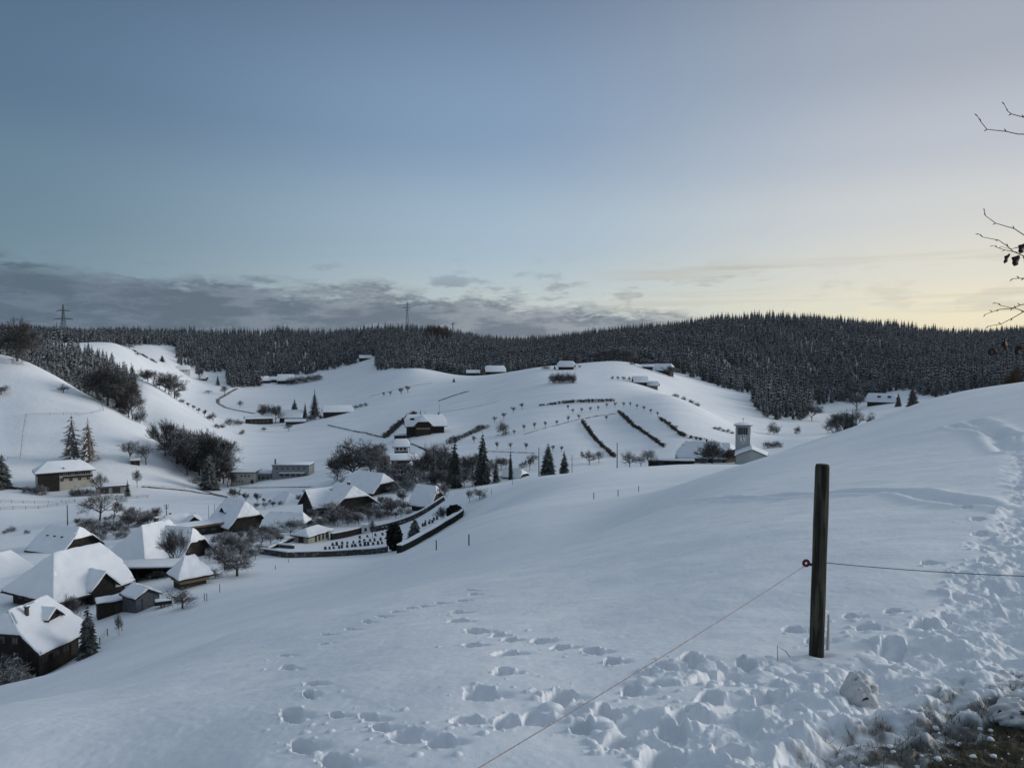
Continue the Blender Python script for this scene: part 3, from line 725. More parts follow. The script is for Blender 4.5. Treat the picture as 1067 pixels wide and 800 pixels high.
# the near wood on the flank behind the left-hand hill
n = 1500; p_ = r_.uniform(-40, 142, n); y_ = r_.uniform(425, 660, n)
near_front = np.interp(p_, [-40, 20, 60, 100, 112, 140, 142], [560, 520, 470, 425, 425, 470, 480]); near_back = np.interp(p_, [-40, 20, 60, 118, 128, 140, 142], [700, 690, 680, 640, 560, 500, 480])
ok = (y_ > near_front) & (y_ < near_back); p_, y_ = p_[ok], y_[ok]; x_ = (p_-533.5)/F_PX/CP*y_
cell = {}; keep = []
for i in range(len(x_)):
    k = (int(x_[i]//4.4), int(y_[i]//4.4))
    if k not in cell: cell[k] = 1; keep.append(i)
x_, y_ = x_[keep], y_[keep]; z_ = ground(x_, y_); h_ = r_.uniform(10, 16, len(x_))
order = [i for i in np.argsort(y_) if to_px(x_[i], y_[i], z_[i])[0] > -12 and not hidden(x_[i], y_[i], z_[i]+h_[i]*.75)]
print('near wood', len(x_), len(order))
for k, i in enumerate(order[:125]):
    standing(k, x_[i], y_[i], z_[i], h_[i], 'snow-laden spruce in the steep wood behind the crest of the left hill', 'spruces in the left hill wood', SPRS, 1.75)
rest2 = np.setdiff1d(np.arange(len(x_)), order[:125])
fo2 = merged('wood', x_[rest2], y_[rest2], z_[rest2], h_[rest2], M_snowy, tiers=11, per=7, w=1.5)
tag(fo2, 'rear trees of the snowy wood behind the left hill crest', 'wood', kind='stuff')
# ================================================================ buildings
M_wood = material('dark_timber', (0.012, 0.0105, 0.0095), 0.85, noise=(1.2, (0.024, 0.020, 0.017), 0.4, 0.62), bump=(6, .5, .03))
M_woodb = material('brown_timber', (0.036, 0.029, 0.023), 0.85, noise=(1.0, (0.024, 0.020, 0.016), 0.4, 0.62))
M_woodl = material('pale_timber', (0.22, 0.165, 0.10), 0.8, noise=(1.0, (0.16, 0.12, 0.075), 0.4, 0.62))
M_render = material('pale_render', (0.42, 0.40, 0.34), 0.9, noise=(0.6, (0.34, 0.32, 0.27), 0.4, 0.65))
M_white = material('white_render', (0.62, 0.62, 0.60), 0.9, noise=(0.5, (0.52, 0.53, 0.52), 0.4, 0.65))
M_grey = material('grey_render', (0.24, 0.25, 0.26), 0.9, noise=(0.6, (0.19, 0.20, 0.21), 0.4, 0.65))
M_tin = material('grey_metal_sheet', (0.075, 0.09, 0.105), 0.6, noise=(2, (0.06, 0.07, 0.08), 0.4, 0.6))
M_eave = material('eave_boards', (0.025, 0.020, 0.017), 0.85)
M_roofsnow = material('roof_snow', (0.80, 0.82, 0.86), 0.7, noise=(0.35, (0.74, 0.77, 0.82), 0.35, 0.7), bump=(1.3, 0.35, 0.10))
M_glass = material('window_glass', (0.02, 0.025, 0.03), 0.15, spec=0.6)
M_frame = material('window_frame', (0.45, 0.44, 0.42), 0.6)
M_framed = material('dark_window_frame', (0.045, 0.036, 0.028), 0.7)
M_chim = material('chimney_masonry', (0.06, 0.055, 0.05), 0.9)
M_stone = material('stone_wall', (0.05, 0.048, 0.045), 0.95, noise=(1.6, (0.17, 0.175, 0.185), 0.52, 0.64))
M_tower = material('tower_render', (0.46, 0.465, 0.455), 0.9, noise=(0.5, (0.40, 0.405, 0.40), 0.4, 0.65))
M_green = material('green_copper', (0.10, 0.13, 0.10), 0.7)

def shape(L, W, z0, rise, k0, i0, k1, i1, over, zoff=0.0):
    """points of a roof surface with half-hipped ends; E, xe: eave half-sizes"""
    s = rise/(W/2); E = W/2+over; xe0 = xe1 = L/2+over; ze = z0-over*s+zoff; zt = z0+rise+zoff; full = zt-ze
    v = {}
    k0 = min(k0, .999); k1 = min(k1, .999)
    A = [(-xe0, -E, ze), (xe1, -E, ze), (xe1, E, ze), (-xe0, E, ze)]
    lf = (-xe0, -E*(1-k0), ze+full*k0); lb = (-xe0, E*(1-k0), ze+full*k0)
    rf = (xe1, -E*(1-k1), ze+full*k1); rb = (xe1, E*(1-k1), ze+full*k1)
    rl = (-xe0+i0*(1-k0)+ (0.001 if i0 == 0 else 0), 0, zt); rr = (xe1-i1*(1-k1), 0, zt)
    return A+[lf, lb, rf, rb, rl, rr]
TOPF = [(0, 1, 6, 9, 8, 4), (2, 3, 5, 8, 9, 7), (4, 8, 5), (6, 7, 9)]
RIM = [0, 1, 6, 7, 2, 3, 5, 4]
def roof_layer(mb, L, W, z0, rise, k0, i0, k1, i1, over, zo, th):
    top = shape(L, W, z0, rise, k0, i0, k1, i1, over, zo+th); bot = shape(L, W, z0, rise, k0, i0, k1, i1, over, zo)
    # the lower end edges carry the gable verges: corners, verge points and ridge ends
    fs = list(TOPF); n = 10
    fs += [tuple(i+n for i in f[::-1]) for f in TOPF]
    # side walls around the open rim: front eave, right verge, back eave, left verge
    rim = [0, 1, 6, 7, 2, 3, 5, 4]
    for a, b in zip(rim, rim[1:]+rim[:1]): fs.append((b, a, a+n, b+n))
    mb.add(top+bot, fs)
def clean(o, dist=0.02):
    import bmesh
    bm = bmesh.new(); bm.from_mesh(o.data); bmesh.ops.remove_doubles(bm, verts=bm.verts, dist=dist)
    bmesh.ops.dissolve_degenerate(bm, edges=bm.edges, dist=0.005); bmesh.ops.recalc_face_normals(bm, faces=bm.faces); bm.to_mesh(o.data); bm.free()
def walls(mb, L, W, z0, rise, k0, i0, k1, i1, over, zb):
    # walls reach the underside of the roof; ends clipped by the hip planes
    xs_ = [-L/2, L/2]
    def zr(x, y):
        s = rise/(W/2); z = z0+rise-abs(y)*s
        xe = L/2+over
        full = rise+over*s; ze = z0-over*s
        for k, i_, d in ((k0, i0, xe+x), (k1, i1, xe-x)):
            if i_ > 0: z = min(z, ze+full*min(k, .999)+(full*(1-min(k, .999)))*d/max(i_*(1-min(k, .999)), .01))
        return z
    m = 8; vs, fs = [], []
    loop = [(-L/2, -W/2)]+[(L/2, -W/2+W*j/m) for j in range(m+1)]+[(-L/2, W/2-W*j/m) for j in range(m+1)][:-1]
    n = len(loop)
    vs = [(x, y, zb) for x, y in loop]+[(x, y, min(zr(x, y), 1e9)) for x, y in loop]
    for a in range(n): b = (a+1) % n; fs.append((a, b, n+b, n+a))
    fs.append(tuple(range(n))[::-1])
    mb.add(vs, fs)
def window(parent, L, W, side, u, z, w, h, light=True, n=1, gap=None, shutters=False):
    """n windows in a row on one wall; every window is its own part with a pane"""
    for j in range(n):
        uu = u+(j-(n-1)/2)*(gap or w*1.8); m = MB(); g = MB(); d = .05; f = .07
        m.box(-w/2-f, w/2+f, -d, 0.0, -h/2-f, -h/2); m.box(-w/2-f, w/2+f, -d, 0.0, h/2, h/2+f)
        m.box(-w/2-f, -w/2, -d, 0.0, -h/2, h/2); m.box(w/2, w/2+f, -d, 0.0, -h/2, h/2); m.box(-.025, .025, -d, 0, -h/2, h/2)
        g.box(-w/2, w/2, -.02, 0.01, -h/2, h/2)
        rz = {'front': 0, 'right': math.pi/2, 'back': math.pi, 'left': -math.pi/2}[side]
        p = {'front': (uu, -W/2-.006, z), 'back': (-uu, W/2+.006, z), 'right': (L/2+.006, uu, z), 'left': (-L/2-.006, -uu, z)}[side]
        o = m.build('window', M_frame if light else M_framed, parent, loc=p, rotz=rz)
        g.build('pane', M_glass, o)
        if shutters:
            s_ = MB(); s_.box(-w/2-f-w*.45, -w/2-f-.01, -.07, -.01, -h/2, h/2); s_.box(w/2+f+.01, w/2+f+w*.45, -.07, -.01, -h/2, h/2); s_.build('shutter', M_wood, o)
def door(parent, L, W, side, u, w=1.1, h=2.1, z=0, mat=None):
    m = MB(); m.box(-w/2, w/2, -.06, 0.01, 0, h); m.box(-w/2-.08, -w/2, -.09, 0, 0, h+.08); m.box(w/2, w/2+.08, -.09, 0, 0, h+.08); m.box(-w/2, w/2, -.09, 0, h, h+.08)
    rz = {'front': 0, 'right': math.pi/2, 'back': math.pi, 'left': -math.pi/2}[side]
    p = {'front': (u, -W/2-.006, z), 'back': (-u, W/2+.006, z), 'right': (L/2+.006, u, z), 'left': (-L/2-.006, -u, z)}[side]
    o = m.build('door', mat or M_framed, parent, loc=p, rotz=rz); k = MB(); k.tube([(w*.35, -.06, h*.48), (w*.35, -.12, h*.48)], .03, 6); k.build('handle', M_chim, o)
DRIFT = bpy.data.textures.new('drift', 'CLOUDS'); DRIFT.noise_scale = 1.5; DRIFT.noise_depth = 2
def gabled(parent, nm, L, W, h, rise, k0, i0, k1, i1, over, mat, zb, loc=(0, 0, 0), rotz=0, snow=.38, parts=('wall', 'roof', 'roof_snow')):
    a = MB(); walls(a, L, W, h, rise, k0, i0, k1, i1, over, zb); wo_ = a.build(parts[0], mat, parent, loc=loc, rotz=rotz)
    r_ = MB(); roof_layer(r_, L, W, h, rise, k0, i0, k1, i1, over, .03, .16); ro = r_.build(parts[1], M_eave, parent, loc=loc, rotz=rotz); clean(ro)
    s_ = MB(); roof_layer(s_, L, W, h, rise, k0, i0, k1, i1, over-.05, .20, snow); so_ = s_.build(parts[2], M_roofsnow, ro); clean(so_, .03)
    b = so_.modifiers.new('bevel', 'BEVEL'); b.width = min(.28, snow*.6); b.segments = 3; b.limit_method = 'ANGLE'; b.angle_limit = R(25)
    if math.hypot(parent.location.x, parent.location.y) < 300:
        q_ = so_.modifiers.new('grid', 'SUBSURF'); q_.subdivision_type = 'SIMPLE'; q_.levels = q_.render_levels = 4
        d_ = so_.modifiers.new('drift', 'DISPLACE'); d_.texture = DRIFT; d_.texture_coords = 'GLOBAL'; d_.strength = .34; d_.mid_level = .5
    so_.data.polygons.foreach_set('use_smooth', [True]*len(so_.data.polygons))
    return wo_, ro, so_
def chimney(roof, x, y, z, h=1.4, w=.7, cap=True):
    m = MB(); m.box(-w/2, w/2, -w/2, w/2, -1.2, h); m.box(-w/2-.08, w/2+.08, -w/2-.08, w/2+.08, h, h+.12)
    o = m.build('chimney', M_chim, roof, loc=(x, y, z))
    if cap: s_ = MB(); s_.box(-w/2-.05, w/2+.05, -w/2-.05, w/2+.05, h+.13, h+.35); s_.build('chimney_snow', M_roofsnow, o, bevel=.08)
def dormer(parent, W, h, rise, x, side, wd, dd, hh, u=.35, mat=None, snow=.3, win=True):
    """gabled dormer: front wall stands at fraction u up the slope"""
    s = rise/(W/2); y = W/2*(1-u); z = h+(W/2-y)*s
    e = thing_part('dormer', parent, (x, -y if side == 'front' else y, z), 0 if side == 'front' else math.pi)
    m = MB(); rr = wd*.42
    m.add([(-wd/2, 0, -.4), (wd/2, 0, -.4), (wd/2, 0, hh), (0, 0, hh+rr), (-wd/2, 0, hh), (-wd/2, dd, -.4+dd*s), (wd/2, dd, -.4+dd*s), (wd/2, dd, hh+.01+dd*0), (0, dd, hh+rr), (-wd/2, dd, hh+.01)],
          [(0, 1, 2, 3, 4), (1, 6, 7, 2), (5, 0, 4, 9), (6, 5, 9, 8, 7), (2, 7, 8, 3), (4, 3, 8, 9), (0, 5, 6, 1)])
    me = mesh_np('dormer', m.v, faces=m.f); e.data = me; me.materials.append(mat or M_wood)
    o_ = .45
    for nm, zo, th, mm, ov in (('dormer_roof', .03, .12, M_eave, o_), ('dormer_snow', .16, snow, M_roofsnow, o_-.04)):
        q_ = MB(); E = wd/2+ov; ze = hh-ov*.84
        T = lambda zz: [(-E, -ov, ze+zz), (0, -ov, hh+rr+zz), (E, -ov, ze+zz), (E, dd+.3, ze+zz), (0, dd+.9, hh+rr+zz), (-E, dd+.3, ze+zz)]
        q_.add(T(zo+th)+T(zo), [(0, 1, 4, 5), (1, 2, 3, 4), (6, 11, 10, 7), (7, 10, 9, 8), (0, 6, 7, 1), (1, 7, 8, 2), (2, 8, 9, 3), (3, 9, 10, 4), (4, 10, 11, 5), (5, 11, 6, 0)])
        k = q_.build(nm, mm, e); 
        if nm == 'dormer_snow':
            b = k.modifiers.new('bevel', 'BEVEL'); b.width = .12; b.segments = 2; b.limit_method = 'ANGLE'; b.angle_limit = R(25)
def thing_part(name, parent, loc, rz):
    me = bpy.data.meshes.new(name); o = bpy.data.objects.new(name, me); COL.objects.link(o); o.parent = parent; o.location = loc; o.rotation_euler = (0, 0, rz); return o
def house(name, label, cat, px, Y, L, W, h, rise, yaw, k0=.55, i0=4, k1=.55, i1=4, over=1.3, mat=None, dz=0, snow=.38, group=None, base=None, top=None):
    """yaw is counted from square-on to the viewer"""
    x, y, z = at(px, Y); yaw_w = yaw+math.degrees(math.atan2(-x, y))
    if top:
        ry = raydir(px, top); zr = ry[2]/ry[1]*y; dz = zr-(z+h+rise+snow*.9+.15)
    t_ = thing(name, label, cat, (x, y, z+dz), R(yaw_w), group)
    a, ro, sn = gabled(t_, name, L, W, h, rise, k0, i0, k1, i1, over, mat or M_wood, -6.5, snow=snow)
    if base:
        b = MB(); b.box(-L/2-.06, L/2+.06, -W/2-.06, W/2+.06, -4.4, base[0]); b.build('ground_floor', base[1], t_)
    t_['_h'] = h
    return t_, a, ro
# ---- 1 the chalet at the lower left
t1, a, ro = house('chalet', 'large dark chalet at the lower left corner with one dormer and slim chimney', 'house', 32, 96.5, 6.6, 8.6, 3.2, 3.7, 47, .5, 2.4, .3, 2.2, 1.2, top=627)
dormer(t1, 8.6, 3.2, 3.7, .9, 'front', 1.9, 1.9, .95, .35); chimney(ro, -1.7, -1.2, 6.0, 1.3, .36)
window(t1, 6.6, 8.6, 'front', -.6, 1.5, .9, 1.1, False, 3, 1.7); window(t1, 6.6, 8.6, 'left', 0, 1.3, .9, 1.1, False, 3, 2.2); window(t1, 6.6, 8.6, 'left', 0, 3.7, .8, .9, False, 2, 1.9); door(t1, 6.6, 8.6, 'front', 2.5)
gabled(t1, 'side_wing', 7, 6, 3.0, 2.2, .99, 0, .99, 0, .8, M_wood, -6.5, loc=(-1.0, 6.5, 0), rotz=math.pi/2, parts=('wing_wall', 'wing_roof', 'wing_snow'))
# ---- 2 the great hipped farmhouse
t2, a, ro = house('farmhouse', 'huge hipped farmhouse deep in snow with dark gabled cross wing, left of the metal shed', 'farmhouse', 73, 127.5, 11.8, 12.0, 2.6, 5.0, 32, .02, 4.6, .5, 3.4, 1.3, snow=.45, top=572)
gabled(t2, 'cross_wing', 6, 4.0, 2.6, 2.0, .99, 0, .99, 0, .6, M_wood, -6.5, loc=(1.2, -4.4, 0), rotz=-math.pi/2, parts=('wing_wall', 'wing_roof', 'wing_snow'))
window(t2, 11.8, 12, 'front', 4, 1.4, 1.0, 1.0, False, 2, 1.8); window(t2, 11.8, 12, 'left', -1, 1.3, 1.0, 1.0, False, 4, 2.0); door(t2, 11.8, 12, 'left', 4.3, 2.0, 2.2)
# ---- 3 the roof at the left edge
t3, a, ro = house('barn', 'brown walled barn cut by the left picture edge, its roof white', 'barn', -6, 152, 9, 7.6, 2.4, 3.4, 31, .5, 3, .25, 3, 1.2, mat=M_woodb, top=577)
door(t3, 9, 7.6, 'front', 2.5, 2.2, 2.1); window(t3, 9, 7.6, 'front', -2, 1.5, .9, .9, False, 2)
# ---- 4 dark house behind with three roof hatches
t4, a, ro = house('farmhouse', 'dark farmhouse behind the huge hipped roof, three small hatches in its snowy slope', 'farmhouse', 68, 188, 9.4, 9.4, 2.6, 4.0, -50, .5, 2.5, .55, 2.6, 1.5, top=547)
for u_ in (-2.6, -.2, 2.2):
    m = MB(); m.box(-.32, .32, -.25, .25, -.2, .38); m.build('roof_hatch', M_glass, ro, loc=(u_, -2.6, 2.6+(4.7-2.6)*4.0/4.7+.3))
window(t4, 9.4, 9.4, 'right', 0, 3.8, .8, .8, False, 2, 1.8); window(t4, 9.4, 9.4, 'right', 0, 1.3, .9, 1.0, False, 4, 1.9); window(t4, 9.4, 9.4, 'front', 0, 1.4, .9, 1.0, False, 3, 2.4)
# ---- 5 farmhouse with crossing roofs
t5, a, ro = house('farmhouse', 'broad farmhouse with crossing snowy roofs and a chimney, behind the long open vehicle shed', 'farmhouse', 157, 155.5, 10, 10.6, 2.8, 5.0, 38, .02, 4.4, .5, 3.4, 1.3, snow=.42, top=545)
gabled(t5, 'cross_wing', 8, 7.2, 2.9, 4.0, .99, 0, .5, 2.2, 1.0, M_wood, -6.5, loc=(3.4, -3.8, 0), rotz=-math.pi/2+.2, parts=('wing_wall', 'wing_roof', 'wing_snow'))
chimney(ro, 2.2, .9, 7.2, 1.6, .6); window(t5, 10, 10.6, 'left', 0, 1.3, .9, 1.0, False, 4, 2.0); window(t5, 10, 10.6, 'front', -3, 1.3, .9, 1, False, 2, 1.8)
# ---- long low vehicle shed
x, y, z = at(158, 137); vs = thing('vehicle_shed', 'long low open-fronted vehicle shed with flat snowy roof, beside the wooden granary', 'shed', (x, y, z), R(6))
m = MB(); m.box(-5.4, 5.4, 2.2, 2.4, -2.5, 2.3); m.box(-5.4, -5.2, -2.2, 2.2, -2.5, 2.3); m.box(5.2, 5.4, -2.2, 2.2, -2.5, 2.3); m.build('wall', M_wood, vs)
for k in range(4): m = MB(); m.box(-.1, .1, -.1, .1, -1, 2.3); m.build('post', M_wood, vs, loc=(-5.1+3.4*k, -2.25, 0))
m = MB(); m.box(-5.8, 5.8, -2.8, 2.7, 2.31, 2.47); r0 = m.build('roof', M_eave, vs); m = MB(); m.box(-5.75, 5.75, -2.75, 2.65, 2.48, 2.85); m.build('roof_snow', M_roofsnow, r0, bevel=.15)
# ---- 6 granary
t6, a, ro = house('granary', 'small wooden granary with curved hipped snow roof on a pale timber gallery', 'granary', 198, 126, 3.7, 3.5, 2.7, 1.9, 20, .02, 2.1, .02, 2.1, 1.05, mat=M_wood, snow=.32)
m = MB()
for sx_ in (-1, 1): m.box(-2.35, 2.35, sx_*2.2-.06, sx_*2.2+.06, 1.0, 1.75)
for sx_ in (-1, 1): m.box(sx_*2.35-.06, sx_*2.35+.06, -2.14, 2.14, 1.0, 1.75)
m.box(-2.29, 2.29, -2.14, 2.14, .92, 1.02); m.build('gallery', M_woodl, t6); door(t6, 3.7, 3.5, 'front', 0, .8, 1.5, 1.03); m = MB(); m.box(-2.0, 2.0, -1.9, 1.9, -2.5, .9); m.build('plinth', M_woodb, t6)
# ---- 7 grey metal shed and flat hut
t7, a, ro = house('tool_shed', 'grey sheet-metal shed with a gabled snow roof on the slope above the orchard tree', 'shed', 147, 116.5, 4.4, 3.6, 2.0, 1.05, -64, .99, 0, .99, 0, .35, mat=M_tin, snow=.25, top=609)
door(t7, 4.4, 3.6, 'right', 0, 1.6, 1.8, mat=M_tin)
t8, a, ro = house('hut', 'low brown timber hut with flat snow cap, left of the grey metal shed', 'hut', 117, 117, 4.2, 2.6, 2.0, .25, 5, .99, 0, .99, 0, .25, mat=M_woodb, snow=.3)
door(t8, 4.2, 2.6, 'front', .8, .9, 1.7)
# ---- 8 small house with a steep dark dormer gable and a long low annexe
t9, a, ro = house('house', 'small house with snowy roof and one steep dark gable, behind the crossing roofs', 'house', 188, 210, 9, 7, 2.8, 3.2, 6, .5, 3, .5, 3, 1.0, top=535)
dormer(t9, 7, 2.8, 3.2, 3.2, 'front', 2.6, 3.0, 1.5, .1); chimney(ro, -2.5, .5, 5.6, 1.1, .5); window(t9, 9, 7, 'front', -1.5, 1.4, .9, 1.0, True, 3, 1.9)
t10, a, ro = house('annexe', 'long low annexe with pale roof edge, between small gabled house and steep-roofed house', 'annexe', 204, 196, 12, 4.5, 2.6, .4, 14, .99, 0, .99, 0, .5, mat=M_woodb, snow=.3)
m = MB(); m.box(-6.5, 6.5, -2.82, -2.77, 2.35, 2.75); m.build('fascia', M_woodl, t10); window(t10, 12, 4.5, 'front', 0, 1.4, 1.2, .8, False, 4, 2.6)
# ---- 9 steep house
t11, a, ro = house('house', 'steep-roofed house with white front hip, dark upper storey and pale ground floor', 'house', 248, 203, 11, 9.6, 3.6, 5.2, -64, .6, 2, .42, 3.6, 1.0, base=(1.2, M_render), top=519.5)
dormer(t11, 9.6, 3.6, 5.2, -1.5, 'front', 2.2, 2.2, 1.0, .3, win=False); window(t11, 11, 9.6, 'right', 0, 2.6, .9, 1.0, False, 4, 2.0); window(t11, 11.15, 9.75, 'right', 0, .2, 1.0, 1.1, True, 3, 2.2); window(t11, 11, 9.6, 'front', 0, 2.4, .9, 1, True, 3, 2.6); door(t11, 11.15, 9.75, 'right', -3.6, 1, 2, -1.2)
# ---- 10 long roof with half hip
t12, a, ro = house('farmhouse', 'low farmhouse with a wide snow roof behind the garden shrubs, left of the mortuary chapel', 'farmhouse', 299, 194.6, 9.4, 6.6, 2.2, 3.0, -24, .5, 2.5, .45, 2.5, 1.1, top=533); window(t12, 9.4, 6.6, 'front', 0, 1.1, .9, .9, False, 3, 2.4)
# ---- 11 dark house with bright hip
t13, a, ro = house('house', 'small dark house with bright hipped snow gable, left of the two-chimney farmhouse', 'house', 299, 258, 7, 7, 3.2, 3.2, -60, .45, 2.5, .15, 3.2, 1.1, top=512.5); window(t13, 7, 7, 'front', 0, 1.6, .9, 1, True, 2, 2.2); window(t13, 7, 7, 'right', 0, 1.5, .9, 1, False, 2, 2.2)
# ---- 12 farmhouse with two chimneys
t14, a, ro = house('farmhouse', 'wide farmhouse with two chimneys on its half-hipped snow roof above the cemetery wall', 'farmhouse', 360, 226, 10.5, 12.5, 2.8, 4.6, -62, .5, 3, .5, 3.4, 1.5, snow=.42, top=504)
chimney(ro, 1.6, .3, 7.3, 1.2, .7); chimney(ro, -3.0, -3.2, 5.0, 1.2, .6); window(t14, 10.5, 12.5, 'right', 0, 4.1, .9, 1, False, 3, 2.4); window(t14, 10.5, 12.5, 'right', 0, 1.4, .9, 1.1, False, 5, 2.1); window(t14, 10.5, 12.5, 'front', 0, 1.4, 1, 1.1, False, 4, 2.2)
gabled(t14, 'rear_wing', 12, 8, 2.8, 3.6, .99, 0, .99, 0, 1.2, M_wood, -6.5, loc=(-3.6, -4.0, 0), rotz=math.pi/2, parts=('wing_wall', 'wing_roof', 'wing_snow'))
t15, a, ro = house('farmhouse', 'farmhouse with a large plain snow roof and bright right hip, behind the two-chimney farmhouse', 'farmhouse', 385, 256, 13, 11, 2.8, 4.4, -42, .5, 3.4, .5, 3.4, 1.5, snow=.42, top=491.5)
window(t15, 13, 11, 'right', 0, 1.5, .9, 1.1, False, 4, 2.2); window(t15, 13, 11, 'right', 0, 3.9, .9, 1, False, 2, 2.4)
# ---- 14 house with blue-white slope
t16, a, ro = house('barn', 'barn with one broad smooth snow slope at the upper end of the cemetery', 'barn', 445, 220, 5.8, 8.2, 2.4, 4.3, -26, .75, 1.2, .6, 2.0, .9, mat=M_woodb, top=505); door(t16, 5.8, 8.2, 'right', 0, 2.2, 2.2); window(t16, 5.8, 8.2, 'front', 0, 1.1, .9, .9, False, 2, 3)
# ---- 15 mortuary chapel
t17, a, ro = house('chapel', 'low pale cemetery chapel with flat hipped snow roof inside the stone walls', 'chapel', 325, 176, 7.4, 4.2, 2.3, .9, 50, .02, 2.2, .02, 2.2, .7, mat=M_render, snow=.3, top=548.5)
window(t17, 7.4, 4.2, 'front', .8, 1.2, .5, 1.2, False, 4, 1.3); door(t17, 7.4, 4.2, 'left', 0, 1.2, 2.0)
# ---- dark barn with white edge and gable
t18, a, ro = house('barn', 'long dark barn with a thin snow roof, standing behind the little steep gable', 'barn', 421, 318, 10.5, 6, 4.0, 1.3, 2, .99, 0, .99, 0, .7, snow=.5, top=473.5); door(t18, 10.5, 6, 'front', -2.5, 2.6, 2.4); window(t18, 10.5, 6, 'front', 3, 1.5, 1, 1, False, 2)
t19, a, ro = house('shed', 'small dark shed with steep gable facing the viewer, in front of the long barn', 'shed', 428, 300, 5, 5.6, 1.6, 2.6, 84, .99, 0, .99, 0, .6, snow=.32, top=481); door(t19, 5, 5.6, 'left', 0, 1.6, 1.9)
# ---- white house with dark hip
t20, a, ro = house('house', 'small white house with dark hipped upper storey and snow cap, above the long dark barn', 'house', 418, 345, 6.0, 5.2, 2.2, 2.4, 0, .3, 2.0, .3, 2.0, 1.0, mat=M_wood, snow=.3, top=457)
m = MB(); m.box(-3.1, 3.1, -2.7, 2.7, -.5, 1.6); m.build('ground_floor', M_white, t20)
window(t20, 6.15, 5.35, 'front', 0, .6, .9, .9, False, 3, 1.7)
t21, a, ro = house('annexe', 'low stepped annexe with flat snow roof, left of the small white house', 'annexe', 410, 336, 13, 5, 2.0, .5, 5, .99, 0, .99, 0, .5, mat=M_woodb, snow=.35); window(t21, 13, 5, 'front', 0, 1.1, 1.2, .8, False, 4, 2.6)
# ---- hillside farmhouse
t22, a, ro = house('farmhouse', 'large lone farmhouse with half-hipped dark gable on the slope of the central hill', 'farmhouse', 443, 395, 19, 10, 2.8, 4.4, 4, .5, 4, .5, 4, 1.4, snow=.42, top=431.5)
gabled(t22, 'cross_gable', 7, 8, 3.0, 4.0, .99, 0, .45, 2.0, 1.1, M_woodb, -6.5, loc=(-1.5, -4.4, 0), rotz=-math.pi/2, parts=('wing_wall', 'wing_roof', 'wing_snow'))
chimney(ro, 7.0, 0, 7.0, 1.3, .6); m = MB(); m.box(-1.1, 1.1, -1, .6, -.5, .8); m.build('roof_hatch', M_wood, ro, loc=(-6.8, -2.2, 5.2))
window(t22, 19, 10, 'front', 6.4, 1.4, 1, 1.1, False, 3, 2.0); m = MB(); m.box(-5, 2, -8.9, -8.7, .6, 1.5); m.build('balcony', M_woodl, t22)
t23, a, ro = house('shed', 'low shed with flat snow roof on the left side of the lone hillside farmhouse', 'shed', 417, 392, 6, 4, 1.9, .4, 0, .99, 0, .99, 0, .4, snow=.35); door(t23, 6, 4, 'front', 1, 1.8, 1.6)
# ---- school: two pale blocks and a low link
def block(name, label, cat, px, Y, L, W, h, yaw, mat, snow=.35, ledge=None):
    x, y, z = at(px, Y); t_ = thing(name, label, cat, (x, y, z), R(yaw)); m = MB(); m.box(-L/2, L/2, -W/2, W/2, -3, h); m.build('wall', mat, t_)
    m = MB(); m.box(-L/2-.3, L/2+.3, -W/2-.3, W/2+.3, h+.01, h+.22); r0 = m.build('roof', M_eave, t_); m = MB(); m.box(-L/2-.25, L/2+.25, -W/2-.25, W/2+.25, h+.23, h+.23+snow); m.build('roof_snow', M_roofsnow, r0, bevel=.15); return t_
s1 = block('school', 'pale cream two-storey block with a flat snowy roof, left of the paired school buildings', 'school', 256.5, 332, 10.4, 9, 5.2, 0, M_render); window(s1, 10.4, 9, 'front', 1.2, 3.9, .9, .8, True, 3, 1.6); window(s1, 10.4, 9, 'front', -2.0, 1.5, .7, .8, True, 4, 1.2); door(s1, 10.4, 9, 'front', 4.2)
s2 = block('school', 'long greyish two-storey school block with white ledge, right of the paired school buildings', 'school', 306, 334, 16, 9, 5.3, 0, M_grey); window(s2, 16, 9, 'front', 0, 4.1, 1.2, .9, True, 6, 2.4); window(s2, 16, 9, 'front', 1, 1.2, 1.6, .9, False, 5, 2.5)
m = MB(); m.box(-4.9, 6, -5.2, -4.52, 1.95, 2.15); aw = m.build('awning', M_frame, s2); m = MB(); m.box(-4.85, 5.95, -5.15, -4.55, 2.16, 2.5); m.build('awning_snow', M_roofsnow, aw, bevel=.08)
s3 = block('link_building', 'low link with snow piled on its roof between the two school blocks', 'annexe', 277, 336, 7.2, 7, 2.6, 0, M_grey, 1.3); window(s3, 7.2, 7, 'front', 0, 1.2, 1.2, 1.1, False, 3, 2.0)
m = MB(); m.tube([(0, 0, -2), (0, 0, 9)], [.45, .32], 8); x, y, z = at(287, 330); o = m.build('chimney_stack', M_chim, loc=(x, y, z)); tag(o, 'slender dark chimney stack between the two school blocks', 'chimney')
# ---- left hillside house
t24, a, ro = house('house', 'wide cream house with hipped snow roof and balcony at the left hill foot', 'house', 67, 289, 18, 9, 6.2, 2.9, 6, .02, 4.6, .02, 4.6, 1.0, mat=M_render, snow=.4, top=479.5)
window(t24, 18, 9, 'front', 0, 4.9, 1.1, 1.1, True, 7, 2.4, shutters=True); window(t24, 18, 9, 'front', 3.2, 2.7, 1.1, 1.1, True, 4, 2.9); window(t24, 18, 9, 'left', 0, 5.2, 1.0, 1.1, False, 4, 2.4); chimney(ro, 4, 0, 8.8, 1.0, .6); chimney(ro, -.5, -4.2, 6.0, 1.2, .4)
m = MB(); m.box(-1, 9.0, -5.5, -4.56, 3.4, 3.5); m.box(-1, 9.0, -5.55, -5.45, 3.5, 4.1); m.build('balcony', M_wood, t24); m = MB(); m.box(-9.0, -2, -4.6, -4.505, -2, 6.0); m.build('timber_cladding', M_wood, t24)
